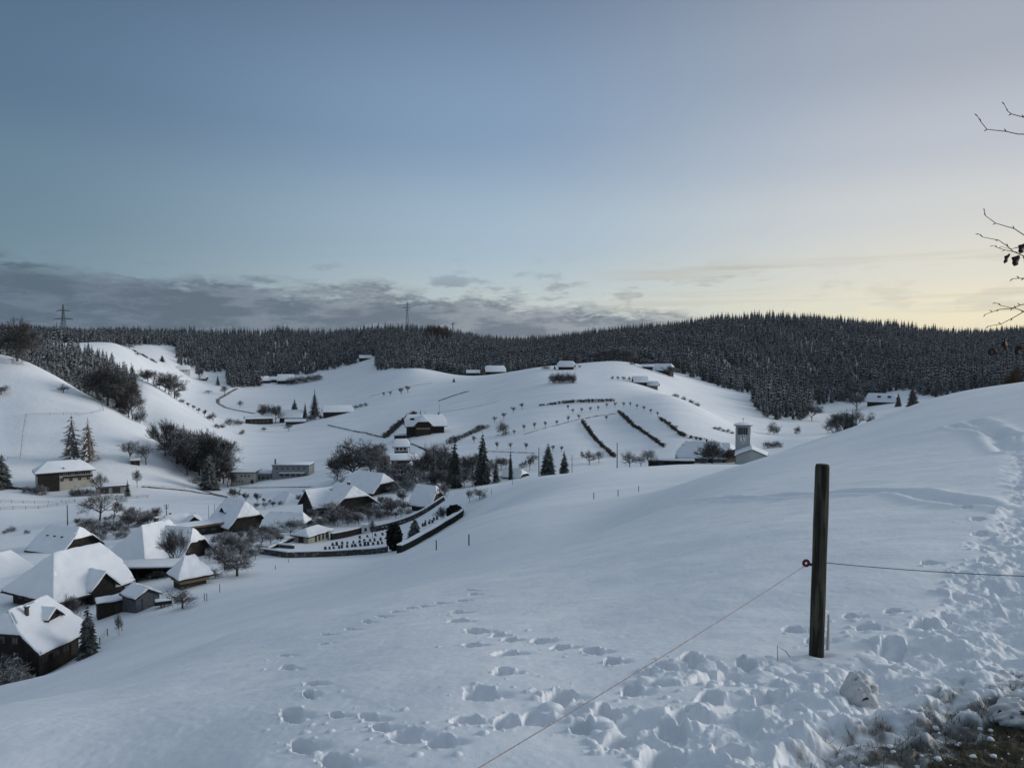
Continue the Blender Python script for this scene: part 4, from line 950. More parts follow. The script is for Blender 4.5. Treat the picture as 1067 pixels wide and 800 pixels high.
t25, a, ro = house('garage', 'low flat-roofed garage with snow on top, right of the wide cream house', 'garage', 117, 284, 10.5, 5, 2.5, .3, 4, .99, 0, .99, 0, .5, mat=M_grey, snow=.45); door(t25, 10.5, 5, 'front', -2.6, 2.4, 2.1); door(t25, 10.5, 5, 'front', 1.2, 2.4, 2.1)
t26, a, ro = house('hut', 'tiny hut between two bare trees on the left hillside', 'hut', 141, 322, 3.4, 3, 1.6, .9, 0, .99, 0, .99, 0, .4); door(t26, 3.4, 3, 'front', 0, .9, 1.4)
# ---- middle-distance farms
def farm(px, Y, L, W, h, rise, yaw, label, cat='farmhouse', mat=None, k=.5, name=None, **kw):
    t_, a, ro = house(name or 'farmhouse', label, cat, px, Y, L, W, h, rise, yaw, k, 3, k, 3, 1.2, mat=mat or M_wood, **kw)
    window(t_, L, W, 'front', 0, h*.5, 1.1, 1.1, mat is not None, max(2, int(L/4)), 3.0); return t_, ro
farm(270, 600, 20, 9, 4.5, 1.8, 6, 'brown-fronted farm building with flat snow roof, left end of the valley farm group', mat=M_woodb, k=.99)
farm(304, 612, 17, 11, 3.5, 5.0, -10, 'snow-roofed farmhouse between the round pale trees and the dark pointed firs', k=.6)
farm(308, 590, 14, 6, 2.2, 1.2, -4, 'low shed in front of the valley farmhouse, small tree before it', cat='shed', name='shed', k=.99)
farm(352, 600, 22, 11, 2.6, 4.0, 4, 'long low dark farmhouse at the right end of the valley farm group, in the field', k=.4)
farm(191, 905, 15, 9, 4, 4, 0, 'white-gabled farmhouse at the forest foot, far left group, dark windows', mat=M_white)
farm(211, 910, 9, 7, 2.5, 3, -20, 'low barn right of the far left farmhouse at the forest foot', cat='barn', name='barn')
farm(274, 935, 14, 11, 3, 4.5, 20, 'small snow-roofed farm building, leftmost below the long forest edge')
farm(285, 945, 9, 8, 3, 3.0, -10, 'tiny dark-walled shed in the middle of the farm below the long forest edge', cat='shed', name='shed')
farm(298, 940, 20, 12, 4, 6.5, 0, 'farmhouse with large snow roof below the long forest edge, bushes on its right')
farm(381, 1010, 16, 8, 2.5, 3, 10, 'hut at the top of the white saddle where the forest opens', cat='hut', name='hut')
farm(493, 775, 12, 8, 3.5, 2.2, 0, 'smaller snow-topped barn at the forest edge above the central hill, left of its pair', cat='barn', name='barn', k=.99)
farm(516, 775, 19, 11, 4, 5.0, 6, 'larger snow-topped barn at the forest edge above the central hill, right of its pair', cat='barn', name='barn')
farm(590, 580, 11, 8, 2.4, 3.4, -6, 'dark farmhouse on the crown of the central hill behind a block of bushes', top=376)
farm(690, 612, 16, 9, 2.5, 4.2, -20, 'snow-roofed hilltop barn partly behind a bush, just under the dark forest', cat='barn', name='barn')
farm(675, 606, 7.5, 5, 2.2, 1.2, 0, 'small flat shed just left of the hilltop barn under the forest', cat='shed', name='shed', k=.99)
farm(667, 512, 8, 6, 2.0, 2.8, 10, 'low dark-gabled hut, left of the two huts on the shoulder of the hill', cat='hut', name='hut', k=.99)
farm(679, 514, 8, 5, 2.0, 2.0, -5, 'low yellowish-walled hut, right of the two huts on the shoulder of the hill', cat='hut', name='hut', mat=M_woodl, k=.6)
tf, a, ro = house('farmhouse', 'lone farmhouse with two dark hatches in its long snow roof, beside the right-hand forest', 'farmhouse', 919, 655, 22, 11, 2.8, 6.0, -6, .6, 4, .5, 5, 1.2, snow=.4)
for u_ in (-2, 6): m = MB(); m.box(-1.3, 1.3, -1.4, .8, -.6, .7); m.build('roof_hatch', M_wood, ro, loc=(u_, -2.6, 6.5))
window(tf, 22, 11, 'front', 0, 1.5, 1.1, 1.1, False, 5, 3.4)
farm(537, 264, 6, 5, 1.8, 1.8, -35, 'dark half-hidden hut with a bright snow gable just beyond the edge of the field', cat='hut', name='hut', top=488)
# ---- parish house and its long low wall shed
t30, a, ro = house('parish_house', 'grey parish house with wide snow roof behind dark bush, left of clock tower', 'house', 731, 238, 13, 7.6, 2.8, 3.6, -4, .3, 4, .4, 4, 1.2, mat=M_grey, top=459.5)
chimney(ro, 1.5, 0, 6.2, 1.2, .5); window(t30, 13, 7.6, 'front', -4, 1.5, 1.0, 1.1, True, 3, 2.0); door(t30, 13, 7.6, 'front', 3)
t31, a, ro = house('shed', 'very long low dark shed running left from the parish house along the snow', 'shed', 699, 222, 13, 3, 1.3, .25, 3, .99, 0, .99, 0, .3, snow=.3); door(t31, 13, 3, 'front', -3, 1.5, 1.1, 0)
farm(751, 238, 7, 7, 3.2, 2.6, -30, 'brown house wall with green shingled gable, behind the dark bush beside the clock tower', cat='house', name='house', mat=M_woodb)
# ---- church: clock tower and nave
x, y, z = at(774, 227); zt = -(443.5-375)/F_PX*226*1.0; th = zt-z
ct = thing('clock_tower', 'pale square church tower with clock, louvred belfry and a blue cross on its roof', 'tower', (x, y, z), R(-19))
hw = 2.1
m = MB(); m.box(-hw, hw, -hw, hw, -3, th); m.build('tower_wall', M_tower, ct)
m = MB(); m.box(-1.5, 1.5, -hw-.03, -hw+.2, th-2.6, th-.5); lo = m.build('belfry_opening', M_eave, ct)
for k in range(6): m = MB(); m.box(-.09, .09, -hw-.12, -hw-.035, th-2.55, th-.55); m.build('louvre', M_grey, lo, loc=(-1.3+k*.52, 0, 0))
m = MB(); m.box(hw-.2, hw+.03, -1.5, 1.5, th-2.6, th-.5); m.build('belfry_opening', M_eave, ct)
M_ring = material('clock_ring', (0.04, 0.05, 0.06), 0.6); M_dial = material('clock_dial', (0.80, 0.80, 0.79), 0.7); M_gold = material('clock_hands', (0.02, 0.02, 0.025), 0.5)
def dial(parent, cz, rotz=0, off=(0, 0, 0)):
    m = MB(); n = 32; m.add([(math.cos(a)*1.25, 0, math.sin(a)*1.4) for a in [2*math.pi*k/n for k in range(n)]]+[(math.cos(a)*1.25, -.05, math.sin(a)*1.4) for a in [2*math.pi*k/n for k in range(n)]], [tuple(range(n, 2*n))]+[(k, (k+1) % n, n+(k+1) % n, n+k) for k in range(n)])
    d = m.build('clock_face', M_dial, parent, loc=off, rotz=rotz); d.location.z = cz
    for k in range(12):
        a = 2*math.pi*k/12; m = MB(); m.box(-.13, .13, -.09, -.055, .85, 1.22); o = m.build('hour_mark', M_ring, d); o.rotation_euler = (0, a, 0)
    for nm, ln, a in (('hour_hand', .7, R(165)), ('minute_hand', 1.0, R(-8))):
        m = MB(); m.box(-.08, .08, -.14, -.10, -.15, ln); o = m.build(nm, M_gold, d); o.rotation_euler = (0, a, 0)
dial(ct, th-4.0, 0, (0, -hw-.01, 0)); 
m = MB(); m.add([(-hw-.55, -hw-.55, th+.01), (hw+.55, -hw-.55, th+.01), (hw+.55, hw+.55, th+.01), (-hw-.55, hw+.55, th+.01), (-hw-.55, -hw-.55, th+.16), (hw+.55, -hw-.55, th+.16), (hw+.55, hw+.55, th+.16), (-hw-.55, hw+.55, th+.16), (0, 0, th+.75)], [(3, 2, 1, 0), (0, 1, 5, 4), (1, 2, 6, 5), (2, 3, 7, 6), (3, 0, 4, 7), (4, 5, 8), (5, 6, 8), (6, 7, 8), (7, 4, 8)])
r0 = m.build('roof', M_eave, ct); e = hw+.5
m = MB(); m.add([(-e, -e, th+.17), (e, -e, th+.17), (e, e, th+.17), (-e, e, th+.17), (-e, -e, th+.36), (e, -e, th+.36), (e, e, th+.36), (-e, e, th+.36), (0, 0, th+1.0)], [(0, 1, 5, 4), (1, 2, 6, 5), (2, 3, 7, 6), (3, 0, 4, 7), (4, 5, 8), (5, 6, 8), (6, 7, 8), (7, 4, 8)]); m.build('roof_snow', M_roofsnow, r0, bevel=.08)
M_blue = material('blue_metal', (0.05, 0.12, 0.30), 0.5); m = MB(); m.tube([(0, 0, th+.9), (0, 0, th+2.4)], .05, 6); m.box(-.32, .32, -.05, .05, th+1.85, th+1.97); m.build('cross', M_blue, ct)
x, y, z = at(783, 219); z = -(466-375)/F_PX*219-3.75; nv = thing('church_nave', 'low pale church nave with shallow gable beside clock tower, half behind snowy slope', 'church', (x, y, z), R(73))
gabled(nv, 'nave', 10, 8.4, 1.75, 1.75, .99, 0, .99, 0, .5, M_tower, -4.5, snow=.16)
m = MB(); m.box(-5.4, 5.4, -4.85, -4.7, 1.3, 1.42); m.build('gutter', M_eave, nv); window(nv, 10, 8.4, 'front', 0, .6, .6, 1.0, False, 3, 2.4)
# ================================================================ single trees, shrubs and hedges
T = tree_px
# left hill
T('round', 18, 374, 46, 'broad round-crowned bare tree standing on the crest at the far left', 36, Y=405)
T('round', 112, 417, 42, 'broad dark bare tree on the crest just right of the snowy wood', 42, Y=386)
T('bush', 146, 434, 15, 'rounded dark shrub at the lower edge of the left hill crest', 13, Y=382)
T('open', 138, 424, 20, 'thin bare shrubby tree beside the broad dark tree on the crest', 18, Y=384)
T('apple', 66, 409, 10, 'little lone fruit tree in the open snow of the left hill', 13)
T('apple', 1, 411, 12, 'low spreading tree cut by the left edge on the hill', 18)
T('larch', 75, 480, 49, 'left one of the two tall larches above the cream house', 20)
T('larch', 92, 481, 47, 'right one of the two tall larches above the cream house', 17)
T('open', 136, 481, 23, 'bare tree immediately left of the tiny hillside hut', 20)
T('open', 152, 484, 24, 'bare tree immediately right of the tiny hillside hut', 17)
T('tall', 172, 475, 41, 'tall slanting bare tree on the crest above the dense tree belt', 24)
T('open', 143, 508, 20, 'small slender bare tree below the tiny hut', 9)
T('open', 104, 512, 22, 'bare tree between the cream house and the garage', 13, Y=278)
T('spruce', 133, 515, 16, 'small dark fir at the right end of the garage', 8, Y=279)
T('fat', 2, 504, 32, 'dark dense fir at the left picture edge beside the cream house', 22, Y=280)
T('open', 104, 556, 46, 'largest bare tree in the middle field, wide frosted crown', 34, Y=222)
T('tall', 119, 550, 28, 'smaller frosted tree just right of the largest bare tree', 18, Y=226)
T('round', 125, 419, 36, 'dark bare tree overlapping the right side of the broad dark tree on the crest', 30, Y=391); T('round', 134, 421, 27, 'lower dark bare tree at the end of the snowy wood on the crest', 22, Y=389); T('round', 101, 414, 32, 'dark bare tree overlapping the left side of the broad dark tree on the crest', 26, Y=394)
# belt of bare trees running off the left hill
rb = random.Random(8)
for i, (px, pyb, h, k) in enumerate([(181,468,26,'open'),(188,474,32,'open'),(192,478,38,'spruce'),(197,482,34,'open'),(203,486,40,'spruce'),(207,490,42,'open'),(213,494,42,'open'),(219,497,44,'tall'),(225,500,46,'open'),(231,503,44,'open'),(236,503,34,'tall'),(201,478,30,'tall'),(211,484,38,'open'),(222,490,40,'open'),(229,495,42,'tall'),(184,462,24,'open'),(216,482,38,'tall'),(208,476,30,'open'),(199,480,34,'spruce'),(209,488,36,'spruce'),(226,500,40,'spruce'),(233,503,42,'birch'),(215,496,38,'birch'),(205,488,34,'birch'),(195,480,28,'birch'),(222,499,36,'birch'),(239,505,26,'birch'),(186,470,22,'birch')]):
    T(k, px, pyb, h, 'dark fir standing among the bare trees of the belt right of the hill' if k == 'spruce' else 'bare frosted tree in the dense belt running down the right foot of the hill', None, 'firs in the tree belt' if k == 'spruce' else 'bare trees in the tree belt', Y=352-i*.6+rb.uniform(-6, 16))
T('fat', 218, 510, 40, 'thick dark fir at the lower end of the tree belt, left of the school', 22, Y=316)
for px, h in ((206, 11), (241, 14), (237, 15)): T('bush' if px == 206 else 'tall', px, 505, h, 'low shrub by the road bend at the foot of the belt' if px == 206 else 'thin frosted tree beside the left school block', None, None if px == 206 else 'thin trees by the school', Y=326)
# second ridge
for px, pyb, h in ((148,394,12),(154,398,14),(160,404,20),(166,408,18),(172,411,20),(178,415,18),(184,420,14),(176,404,18),(189,424,10),(182,410,22)):
    T('open' if h > 13 else 'bush', px, pyb, h, 'bare tree on the crest of the second snowy ridge' if h > 13 else 'low shrub on the crest of the second snowy ridge', None, 'trees on the second ridge' if h > 13 else 'shrubs on the second ridge', Y=528 if px < 175 else 522)
T('spruce', 169, 387, 14, 'small fir standing alone above the second ridge', 8, Y=840)
T('open', 135, 377, 10, 'thin tree on the white slope right of the snowy wood, upper one', 8, Y=800); T('open', 144, 383, 7, 'tiny tree on the white slope right of the snowy wood, lower one', 6, Y=780)
for px, pyb, h, k in ((196,434,10,'tall'),(201,436,11,'tall'),(207,437,12,'tall'),(213,438,12,'tall'),(217,440,8,'bush'),(222,439,11,'open')): T(k, px, pyb, h, 'frosted tree in the little row on the valley slope below the second ridge', None, 'row of trees below the second ridge', Y=520)
for px, pyb, h in ((226,446,6),(232,446,6),(239,443,9),(248,443,8)): T('bush', px, pyb, h, 'low shrub in the dotted line left of the valley farm', None, 'shrubs left of the valley farm')
T('apple', 252, 453, 7, 'small fruit tree in the field below the brown-fronted farm, left one', 10); T('apple', 275, 449, 5, 'small fruit tree in the field below the brown-fronted farm, right one', 8); T('open', 301, 449, 8, 'small tree before the low valley shed', 8)
T('birch', 276, 436, 17, 'rounded pale frosted tree between the valley farm roofs, left of a pair', 13, Y=606); T('birch', 287, 438, 18, 'rounded pale frosted tree between the valley farm roofs, right of a pair', 14, Y=604)
T('fat', 307, 434, 19, 'shorter pointed dark fir behind the valley farm', 10, Y=625); T('spruce', 328, 436, 31, 'tallest pointed dark fir behind the valley farm', 14, Y=615); T('spruce', 318, 437, 19, 'thin dark fir between the two pointed firs of the valley farm', 7, Y=612)
for px in (322, 334, 341, 326): T('bush', px, 438, 7, 'low shrub along the front of the valley farm', None, 'shrubs at the valley farm', Y=596)
for px in (356, 361, 366, 371, 376, 381): T('bush', px, 437, 8, 'shrub in the clump right of the long low farmhouse', None, 'shrubs right of the low farmhouse', Y=612)
T('spruce', 227, 403, 13, 'small dark fir below the far left farms', 6, Y=860); T('birch', 208, 391, 10, 'round frosted tree between the two far left farm buildings', 8, Y=895); T('open', 234, 412, 11, 'pale tree beside the bend of the snowy road', 8, Y=800)
T('open', 217, 412, 6, 'tiny tree left of the road bend', 6, Y=790); T('open', 250, 424, 8, 'tiny lone tree in the snow inside the road bend', 7)
for px in (303, 309, 315, 321, 327, 332): T('bush', px, 399-(px-303)*.1, 8, 'shrub in the clump right of the farm below the long forest edge', None, 'shrubs right of the forest-edge farm', Y=930)
T('round', 369, 503, 50, 'very large round dark bare tree behind the two-chimney farmhouse', 46, Y=288); T('round', 386, 497, 36, 'round bare tree at the right shoulder of the very large one', 28, Y=292)
T('birch', 352, 502, 28, 'lower bare crown at the left shoulder of the very large round tree', 20, Y=294)
# firs below the central hill
T('fat', 503, 501, 52, 'tallest dark fir in the row beyond the field edge', 19, Y=256); T('fat', 474, 500, 44, 'second tallest dark fir at the left part of the row, tree stems round it', 16, Y=256)
T('spruce', 517, 500, 26, 'short dark fir just right of the tallest one', 11, Y=256); T('column', 532, 494, 25, 'narrow columnar dark conifer above the half-hidden hut', 7, Y=259)
T('fat', 571, 493, 33, 'broad dark fir at the edge of the field, larger of the right pair', 19, Y=248); T('fat', 588, 491, 22, 'small dark fir at the edge of the field, smaller of the right pair', 12, Y=247)
T('spruce', 469, 500, 30, 'slim dark fir left of the second tallest', 12, Y=258); T('spruce', 452, 497, 34, 'slim dark fir inside the bare grove right of the long barn', 12, Y=264)
for i, (px, pyb, h, k) in enumerate([(446,498,32,'birch'),(457,496,36,'birch'),(463,499,26,'open'),(486,501,28,'open'),(492,501,30,'tall'),(510,500,24,'open'),(522,499,24,'birch'),(527,498,20,'open'),(460,503,22,'bush'),(480,504,22,'bush'),(545,494,14,'bush'),(556,490,18,'open'),(552,492,16,'tall'),(442,500,26,'open'),(450,500,30,'open'),(466,502,34,'birch'),(470,502,28,'open'),(478,503,30,'birch'),(483,503,30,'open'),(489,503,26,'birch'),(496,502,26,'open'),(498,503,20,'bush'),(507,501,20,'bush'),(514,500,18,'bush'),(474,505,20,'bush'),(455,503,20,'bush'),(488,505,18,'bush')]):
    T(k, px, pyb, h, 'bare tree in the dark grove between the village and the central hill' if k != 'bush' else 'dense shrub in the dark grove between the village and the central hill', None, 'bare grove trees' if k != 'bush' else 'grove shrubs', Y=274+(i % 4)*4)
T('open', 614, 484, 17, 'bare tree with a full crown below the end of the left hedge', 13); T('open', 624, 482, 13, 'small bare tree right of the full-crowned one below the left hedge', 10); T('apple', 607, 477, 9, 'tiny tree above the full-crowned one', 8)
T('open', 656, 489, 22, 'bare tree between the tall mast and the long dark shed, left one', 17, Y=212); T('open', 676, 490, 23, 'bare tree at the left end of the long dark shed, right one', 16, Y=211); T('open', 668, 489, 16, 'small bare tree between the two trees by the long dark shed', 11, Y=214)
T('round', 742, 489, 33, 'dense dark bare tree in front of the parish house', 26, Y=224); T('round', 757, 489, 24, 'dense dark bare tree right beside the clock tower foot', 16, Y=231)
for i in range(5): T('bush', 745+i*4.5, 459-i*.5, 9 if i % 2 else 7, 'frosted shrub in the clump behind the parish house', None, 'shrubs behind the parish house', Y=345)
for px in (800, 806, 811): T('bush', px, 466, 8, 'small twiggy shrub right of the nave roof', None, 'shrubs right of the nave', Y=300)
T('apple', 500, 519, 14, 'low wide fruit tree alone on the near field', 16, Y=178); T('open', 489, 517, 9, 'thin sapling left of the low wide fruit tree', 7, Y=179)
# orchard rows on the central hill
OR = 'orchard saplings on the central hill'
for px, pyb in ((592,427),(597,431),(606,430),(615,429),(623,428),(632,425),(641,424),(650,424),(657,424),(664,426),(671,428),(678,431),(685,434)): T('young', px, pyb, 6, 'small orchard tree in the upper row on the central hill', 3.6, 'upper orchard row')
for px, pyb in ((515,440),(525,436),(535,430),(544,426)): T('young', px, pyb, 7, 'small orchard tree in the slanting row left of the long hedge', None, 'slanting orchard row')
for px, pyb, h in ((536,453,6),(546,449,8),(557,447,8),(568,445,7),(580,443,6),(592,440,8),(603,437,6),(632,438,6)): T('young', px, pyb, h, 'small orchard tree along the middle terrace line', 4, 'middle orchard row')
for px, pyb, h in ((494,462,9),(518,468,9),(532,468,8),(548,469,9),(576,470,7),(585,470,6)): T('young', px, pyb, h, 'small orchard tree in the bottom row above the dark firs', 5, 'lower orchard row')
T('bush', 524, 452+1, 17, 'largest feathery bush among the orchard trees', 14)
for px, pyb, h in ((418,411,8),(425,409,8),(400,413,5),(407,412,5)): T('young', px, pyb, h, 'small tree on the terrace line of the left flank of the central hill', None, 'trees on the left flank')
T('spruce', 473, 398, 5, 'tiny fir alone on the white hilltop', 4); T('bush', 569, 388, 7, 'low bush left of the hilltop farmhouse', 9, Y=590); T('spruce', 578, 386, 6, 'tiny fir left of the hilltop farmhouse', 4, Y=585); T('russet', 590, 379, 12, 'rust-brown tree behind the hilltop farmhouse', 7, Y=596); T('birch', 602, 377, 8, 'round pale tree right of the hilltop farmhouse', 8, Y=610); T('bush', 604, 387, 5, 'tiny bush on the ridge right of the hilltop farmhouse', None, None, Y=590)
for i in range(7): T('bush', 576+i*3.6, 399, 13, 'bush in the dense block before the hilltop farmhouse', 9, 'block of bushes before the hilltop farmhouse')
for i, (px, h) in enumerate(((622, 13), (628, 15), (634, 15), (640, 16), (646, 16), (652, 14), (657, 12))): T('birch', px, 379-i*.6, h, 'grey bare tree in the copse before the dark forest on the hilltop', None, 'grey hilltop copse', Y=690)
T('birch', 674, 386, 13, 'full round grey tree left of the hilltop barn', 13, Y=620); T('birch', 697, 391, 11, 'frosted bush in front of the hilltop barn', 13, Y=600); T('bush', 659, 388, 6, 'round bush on the open shoulder left of the hilltop barn', 6, Y=620)
for px, pyb in ((638,401),(644,402),(650,399),(656,399)): T('apple', px, pyb, 8, 'spreading old fruit tree left of the two shoulder huts', None, 'old fruit trees by the shoulder huts', Y=515)
for px, pyb in ((704,409),(712,412),(720,414),(726,412)): T('bush', px, pyb, 3.2, 'low shrub on the far side of the hill shoulder', None, 'shrubs beyond the shoulder', Y=470)
# right
T('birch', 846, 440, 21, 'grey bare tree at the right edge of the forest wedge', 18, Y=530); T('bush', 806, 448, 12, 'straggly shrub below the forest wedge, left one', 12, Y=445); T('bush', 831, 448, 6, 'small shrub below the forest wedge, right one', 7, Y=445)
for px, pyb, h, k in ((872,446,17,'birch'),(879,445,18,'birch'),(892,440,17,'open'),(868,447,14,'bush'),(885,445,12,'bush')): T(k, px, pyb, h, 'bare tree in the cluster at the dip right of the post top' if k != 'bush' else 'low shrub in the cluster at the dip right of the post top', None, 'cluster in the dip' if k != 'bush' else 'shrubs in the dip', Y=420)
T('spruce', 882, 443, 18, 'small dark fir left of the pair in the dip', 8, Y=415); T('spruce', 888, 441, 16, 'small dark fir right of the pair in the dip', 7, Y=415)
T('birch', 893, 424, 16, 'wide grey crown left of the lone right-hand farmhouse', 22, Y=640); T('apple', 908, 436, 12, 'bare spreading tree in front of the lone right-hand farmhouse', 14, Y=420)
T('fat', 951, 423, 22, 'dense dark fir right of the lone farmhouse', 15, Y=560); T('fat', 936, 420, 11, 'small frosted fir between the lone farmhouse and the dense dark fir', 7, Y=610)
T('russet', 1055, 401, 34, 'brownish bare tree behind the crest at the right edge', 26, Y=120); T('bush', 1040, 402, 9, 'low brown shrub at the foot of the right-edge tree', 14, Y=122)
# village gardens
T('fat', 92, 680, 52, 'dark bushy spruce at the corner of the lower-left chalet', 22, Y=95)
T('apple', 190, 639, 30, 'spreading fruit tree on the slope below the granary', 38, Y=110)
T('apple', 247, 608, 38, 'large bare fruit tree at the lower edge of the village gardens', 46, Y=131)
T('apple', 224, 608, 18, 'small fruit tree between the granary and the large fruit tree', 20, Y=130); T('open', 234, 598, 34, 'slim bare tree behind the large fruit tree', 24, Y=138)
T('birch', 182, 583, 36, 'frosted bare bush tree in front of the crossing roofs', 26, Y=142)
T('birch', 72, 628, 24, 'bare bush tree below the cross wing of the huge hipped roof', 20, Y=112); T('open', 124, 657, 22, 'thin pollard with twigs on its head, left of the metal shed', 8, Y=103)
T('birch', 303, 563, 24, 'round frosted shrub tree left of the cemetery chapel', 22, Y=186)
gg = 'garden shrubs in the village middle'
rv = random.Random(2)
for px, pyb, h, Y in [(212,575,14,168),(222,580,16,160),(232,578,18,160),(243,574,20,160),(252,578,20,158),(262,576,20,162),(272,572,22,166),(282,570,20,170),(292,572,16,172),(266,588,18,150),(256,590,16,150),(240,588,16,148),(275,580,14,158),(228,590,14,146),(218,586,12,150),(286,560,16,180),(276,562,16,180),(236,566,14,176),(250,564,12,178),(262,560,14,180)]:
    T(rv.choice(['bush', 'birch', 'open']), px, pyb, h, 'frosted shrub in the dense gardens between the steep house and the cemetery', None, gg, Y=Y, name='bare_shrub')
for px, pyb, h, Y in [(345,535,14,208),(352,548,14,200),(338,548,12,198),(362,546,12,200),(370,543,12,203),(378,538,12,210),(392,538,16,210),(400,534,18,214),(408,538,18,212),(415,534,16,214),(404,528,12,226),(396,528,12,230),(420,524,14,232),(330,556,10,190),(318,548,14,196),(418,540,12,208)]:
    T(rv.choice(['bush', 'birch', 'open']), px, pyb, h, 'frosted shrub between the farm roofs and the upper cemetery wall', None, 'shrubs along the upper cemetery wall', Y=Y, name='bare_shrub')
for px, pyb, h, Y in [(88,549,12,214),(95,550,14,212),(104,552,12,210),(114,553,13,210),(124,552,13,212),(134,550,17,212),(140,548,20,214),(130,558,12,204),(80,548,9,216),(148,548,13,214),(155,546,12,214),(160,545,12,216),(98,558,9,206)]:
    T(rv.choice(['bush', 'birch']), px, pyb, h, 'dark frosted shrub in the row behind the crossing roofs, right of the three-hatch farmhouse', None, 'shrub row behind the farmhouses', Y=Y, name='bare_shrub')
for px, pyb, h, Y in [(244,520,26,262),(256,522,22,262),(268,524,24,260),(274,526,18,258),(281,527,14,256),(236,527,10,250),(286,529,12,250),(266,529,10,252)]:
    T('tall', px, pyb+6, h*.72, 'slender frosted tree in the line below the school', None, 'slender trees below the school', Y=Y)
for px, pyb, h, Y in [(404,500,20,276),(412,504,20,270),(420,503,24,270),(430,502,22,272),(438,503,18,272),(398,502,18,276),(425,510,14,255),(410,512,12,252),(392,478,16,325),(398,482,16,322),(388,488,14,312),(396,470,10,345),(432,492,14,300),(440,488,14,305)]:
    T(rv.choice(['birch', 'open', 'bush']), px, pyb, h, 'frosted shrub around the small steep gable and the long dark barn', None, 'shrubs round the long dark barn', Y=Y, name='bare_shrub')
for px, pyb, h, Y in [(5,568,9,212),(12,566,14,214),(28,562,10,210),(6,704,24,90),(16,706,16,90),(30,712,12,88),(2,690,20,92)]: T('bush', px, pyb, h, 'twiggy shrub before the dark wall of the lower-left chalet' if Y < 100 else 'faint shrub left of the three-hatch farmhouse', None, 'shrubs by the chalet' if Y < 100 else 'shrubs left of the farmhouse', Y=Y)
for px in (76, 82, 88, 94, 38, 44, 28): T('bush', px, 513, 6 if px > 60 else 9, 'frosted low shrub along the foot of the cream house', None, 'shrubs at the cream house', Y=277)
# ---- cemetery planting
M_yew = material('yew_green', (0.006, 0.010, 0.007), 0.9, snow=(.75, 1.0, 1.5, .25))
def yew(px, pyb, hpx, wpx, label, Y=None, round_=True, mat=None):
    """clipped dense evergreen built of many small leaf faces over an egg-shaped volume"""
    if Y is None: _, Y, _ = hit(px, pyb)
    x, y, z = at(px, Y); h = hpx*Y/F_PX; w = wpx*Y/F_PX/2; r_ = np.random.default_rng(int(px)); n = 3600
    v = r_.normal(size=(n, 3)); v /= np.linalg.norm(v, axis=1)[:, None]; rr = r_.uniform(.80, 1.03, n)+.06*np.sin(v[:, 0]*9)*np.cos(v[:, 2]*7)
    c = np.c_[v[:, 0]*w*rr, v[:, 1]*w*rr, h*.52+v[:, 2]*h*.5*rr]; a = r_.normal(size=(n, 3))*.14*max(w, .6)**.5; b = r_.normal(size=(n, 3))*.14*max(w, .6)**.5
    co_ = np.stack([c-a, c+b, c+a, c-b], 1).reshape(-1, 3); q_ = np.arange(n*4).reshape(-1, 4)
    t_ = thing('evergreen_shrub', label, 'shrub', (x, y, z)); obj('foliage', mesh_np('foliage', co_, quads=q_), mat or M_yew, t_)
    m = MB(); m.tube([(0, 0, -.4), (0, 0, h*.5), (0, 0, h*.85)], [.12*w, .1*w, .03*w], 6); core = MB()
    K = 10; ring = lambda f, s_: [(math.cos(2*math.pi*k/K)*w*s_, math.sin(2*math.pi*k/K)*w*s_, h*f) for k in range(K)]
    vs_ = ring(.08, .5)+ring(.3, .78)+ring(.6, .78)+ring(.88, .45); core.add(vs_, [(i*K+k, i*K+(k+1) % K, (i+1)*K+(k+1) % K, (i+1)*K+k) for i in range(3) for k in range(K)]+[tuple(range(3*K, 4*K))]); core.build('inner_branches', mat or M_yew, t_, smooth=True)
    m.build('trunk', M_bark, t_)
yew(411, 576, 27, 15, 'tall black egg-shaped evergreen at the front corner of the cemetery', Y=156)
yew(474, 534, 13, 16, 'dark rounded evergreen clump at the far right corner of the cemetery', Y=172)
T('fat', 432, 558, 20, 'small snowy fir inside the cemetery right of the black evergreen', 15, Y=168); T('open', 388, 553, 13, 'thin little tree by the cemetery path', 7, Y=178); T('birch', 462, 540, 14, 'frosted dark bush along the cemetery right edge', 14, Y=172)
T('open', 462, 524, 26, 'tall frosted shrub at the right wall of the broad-slope barn', 14, Y=205)
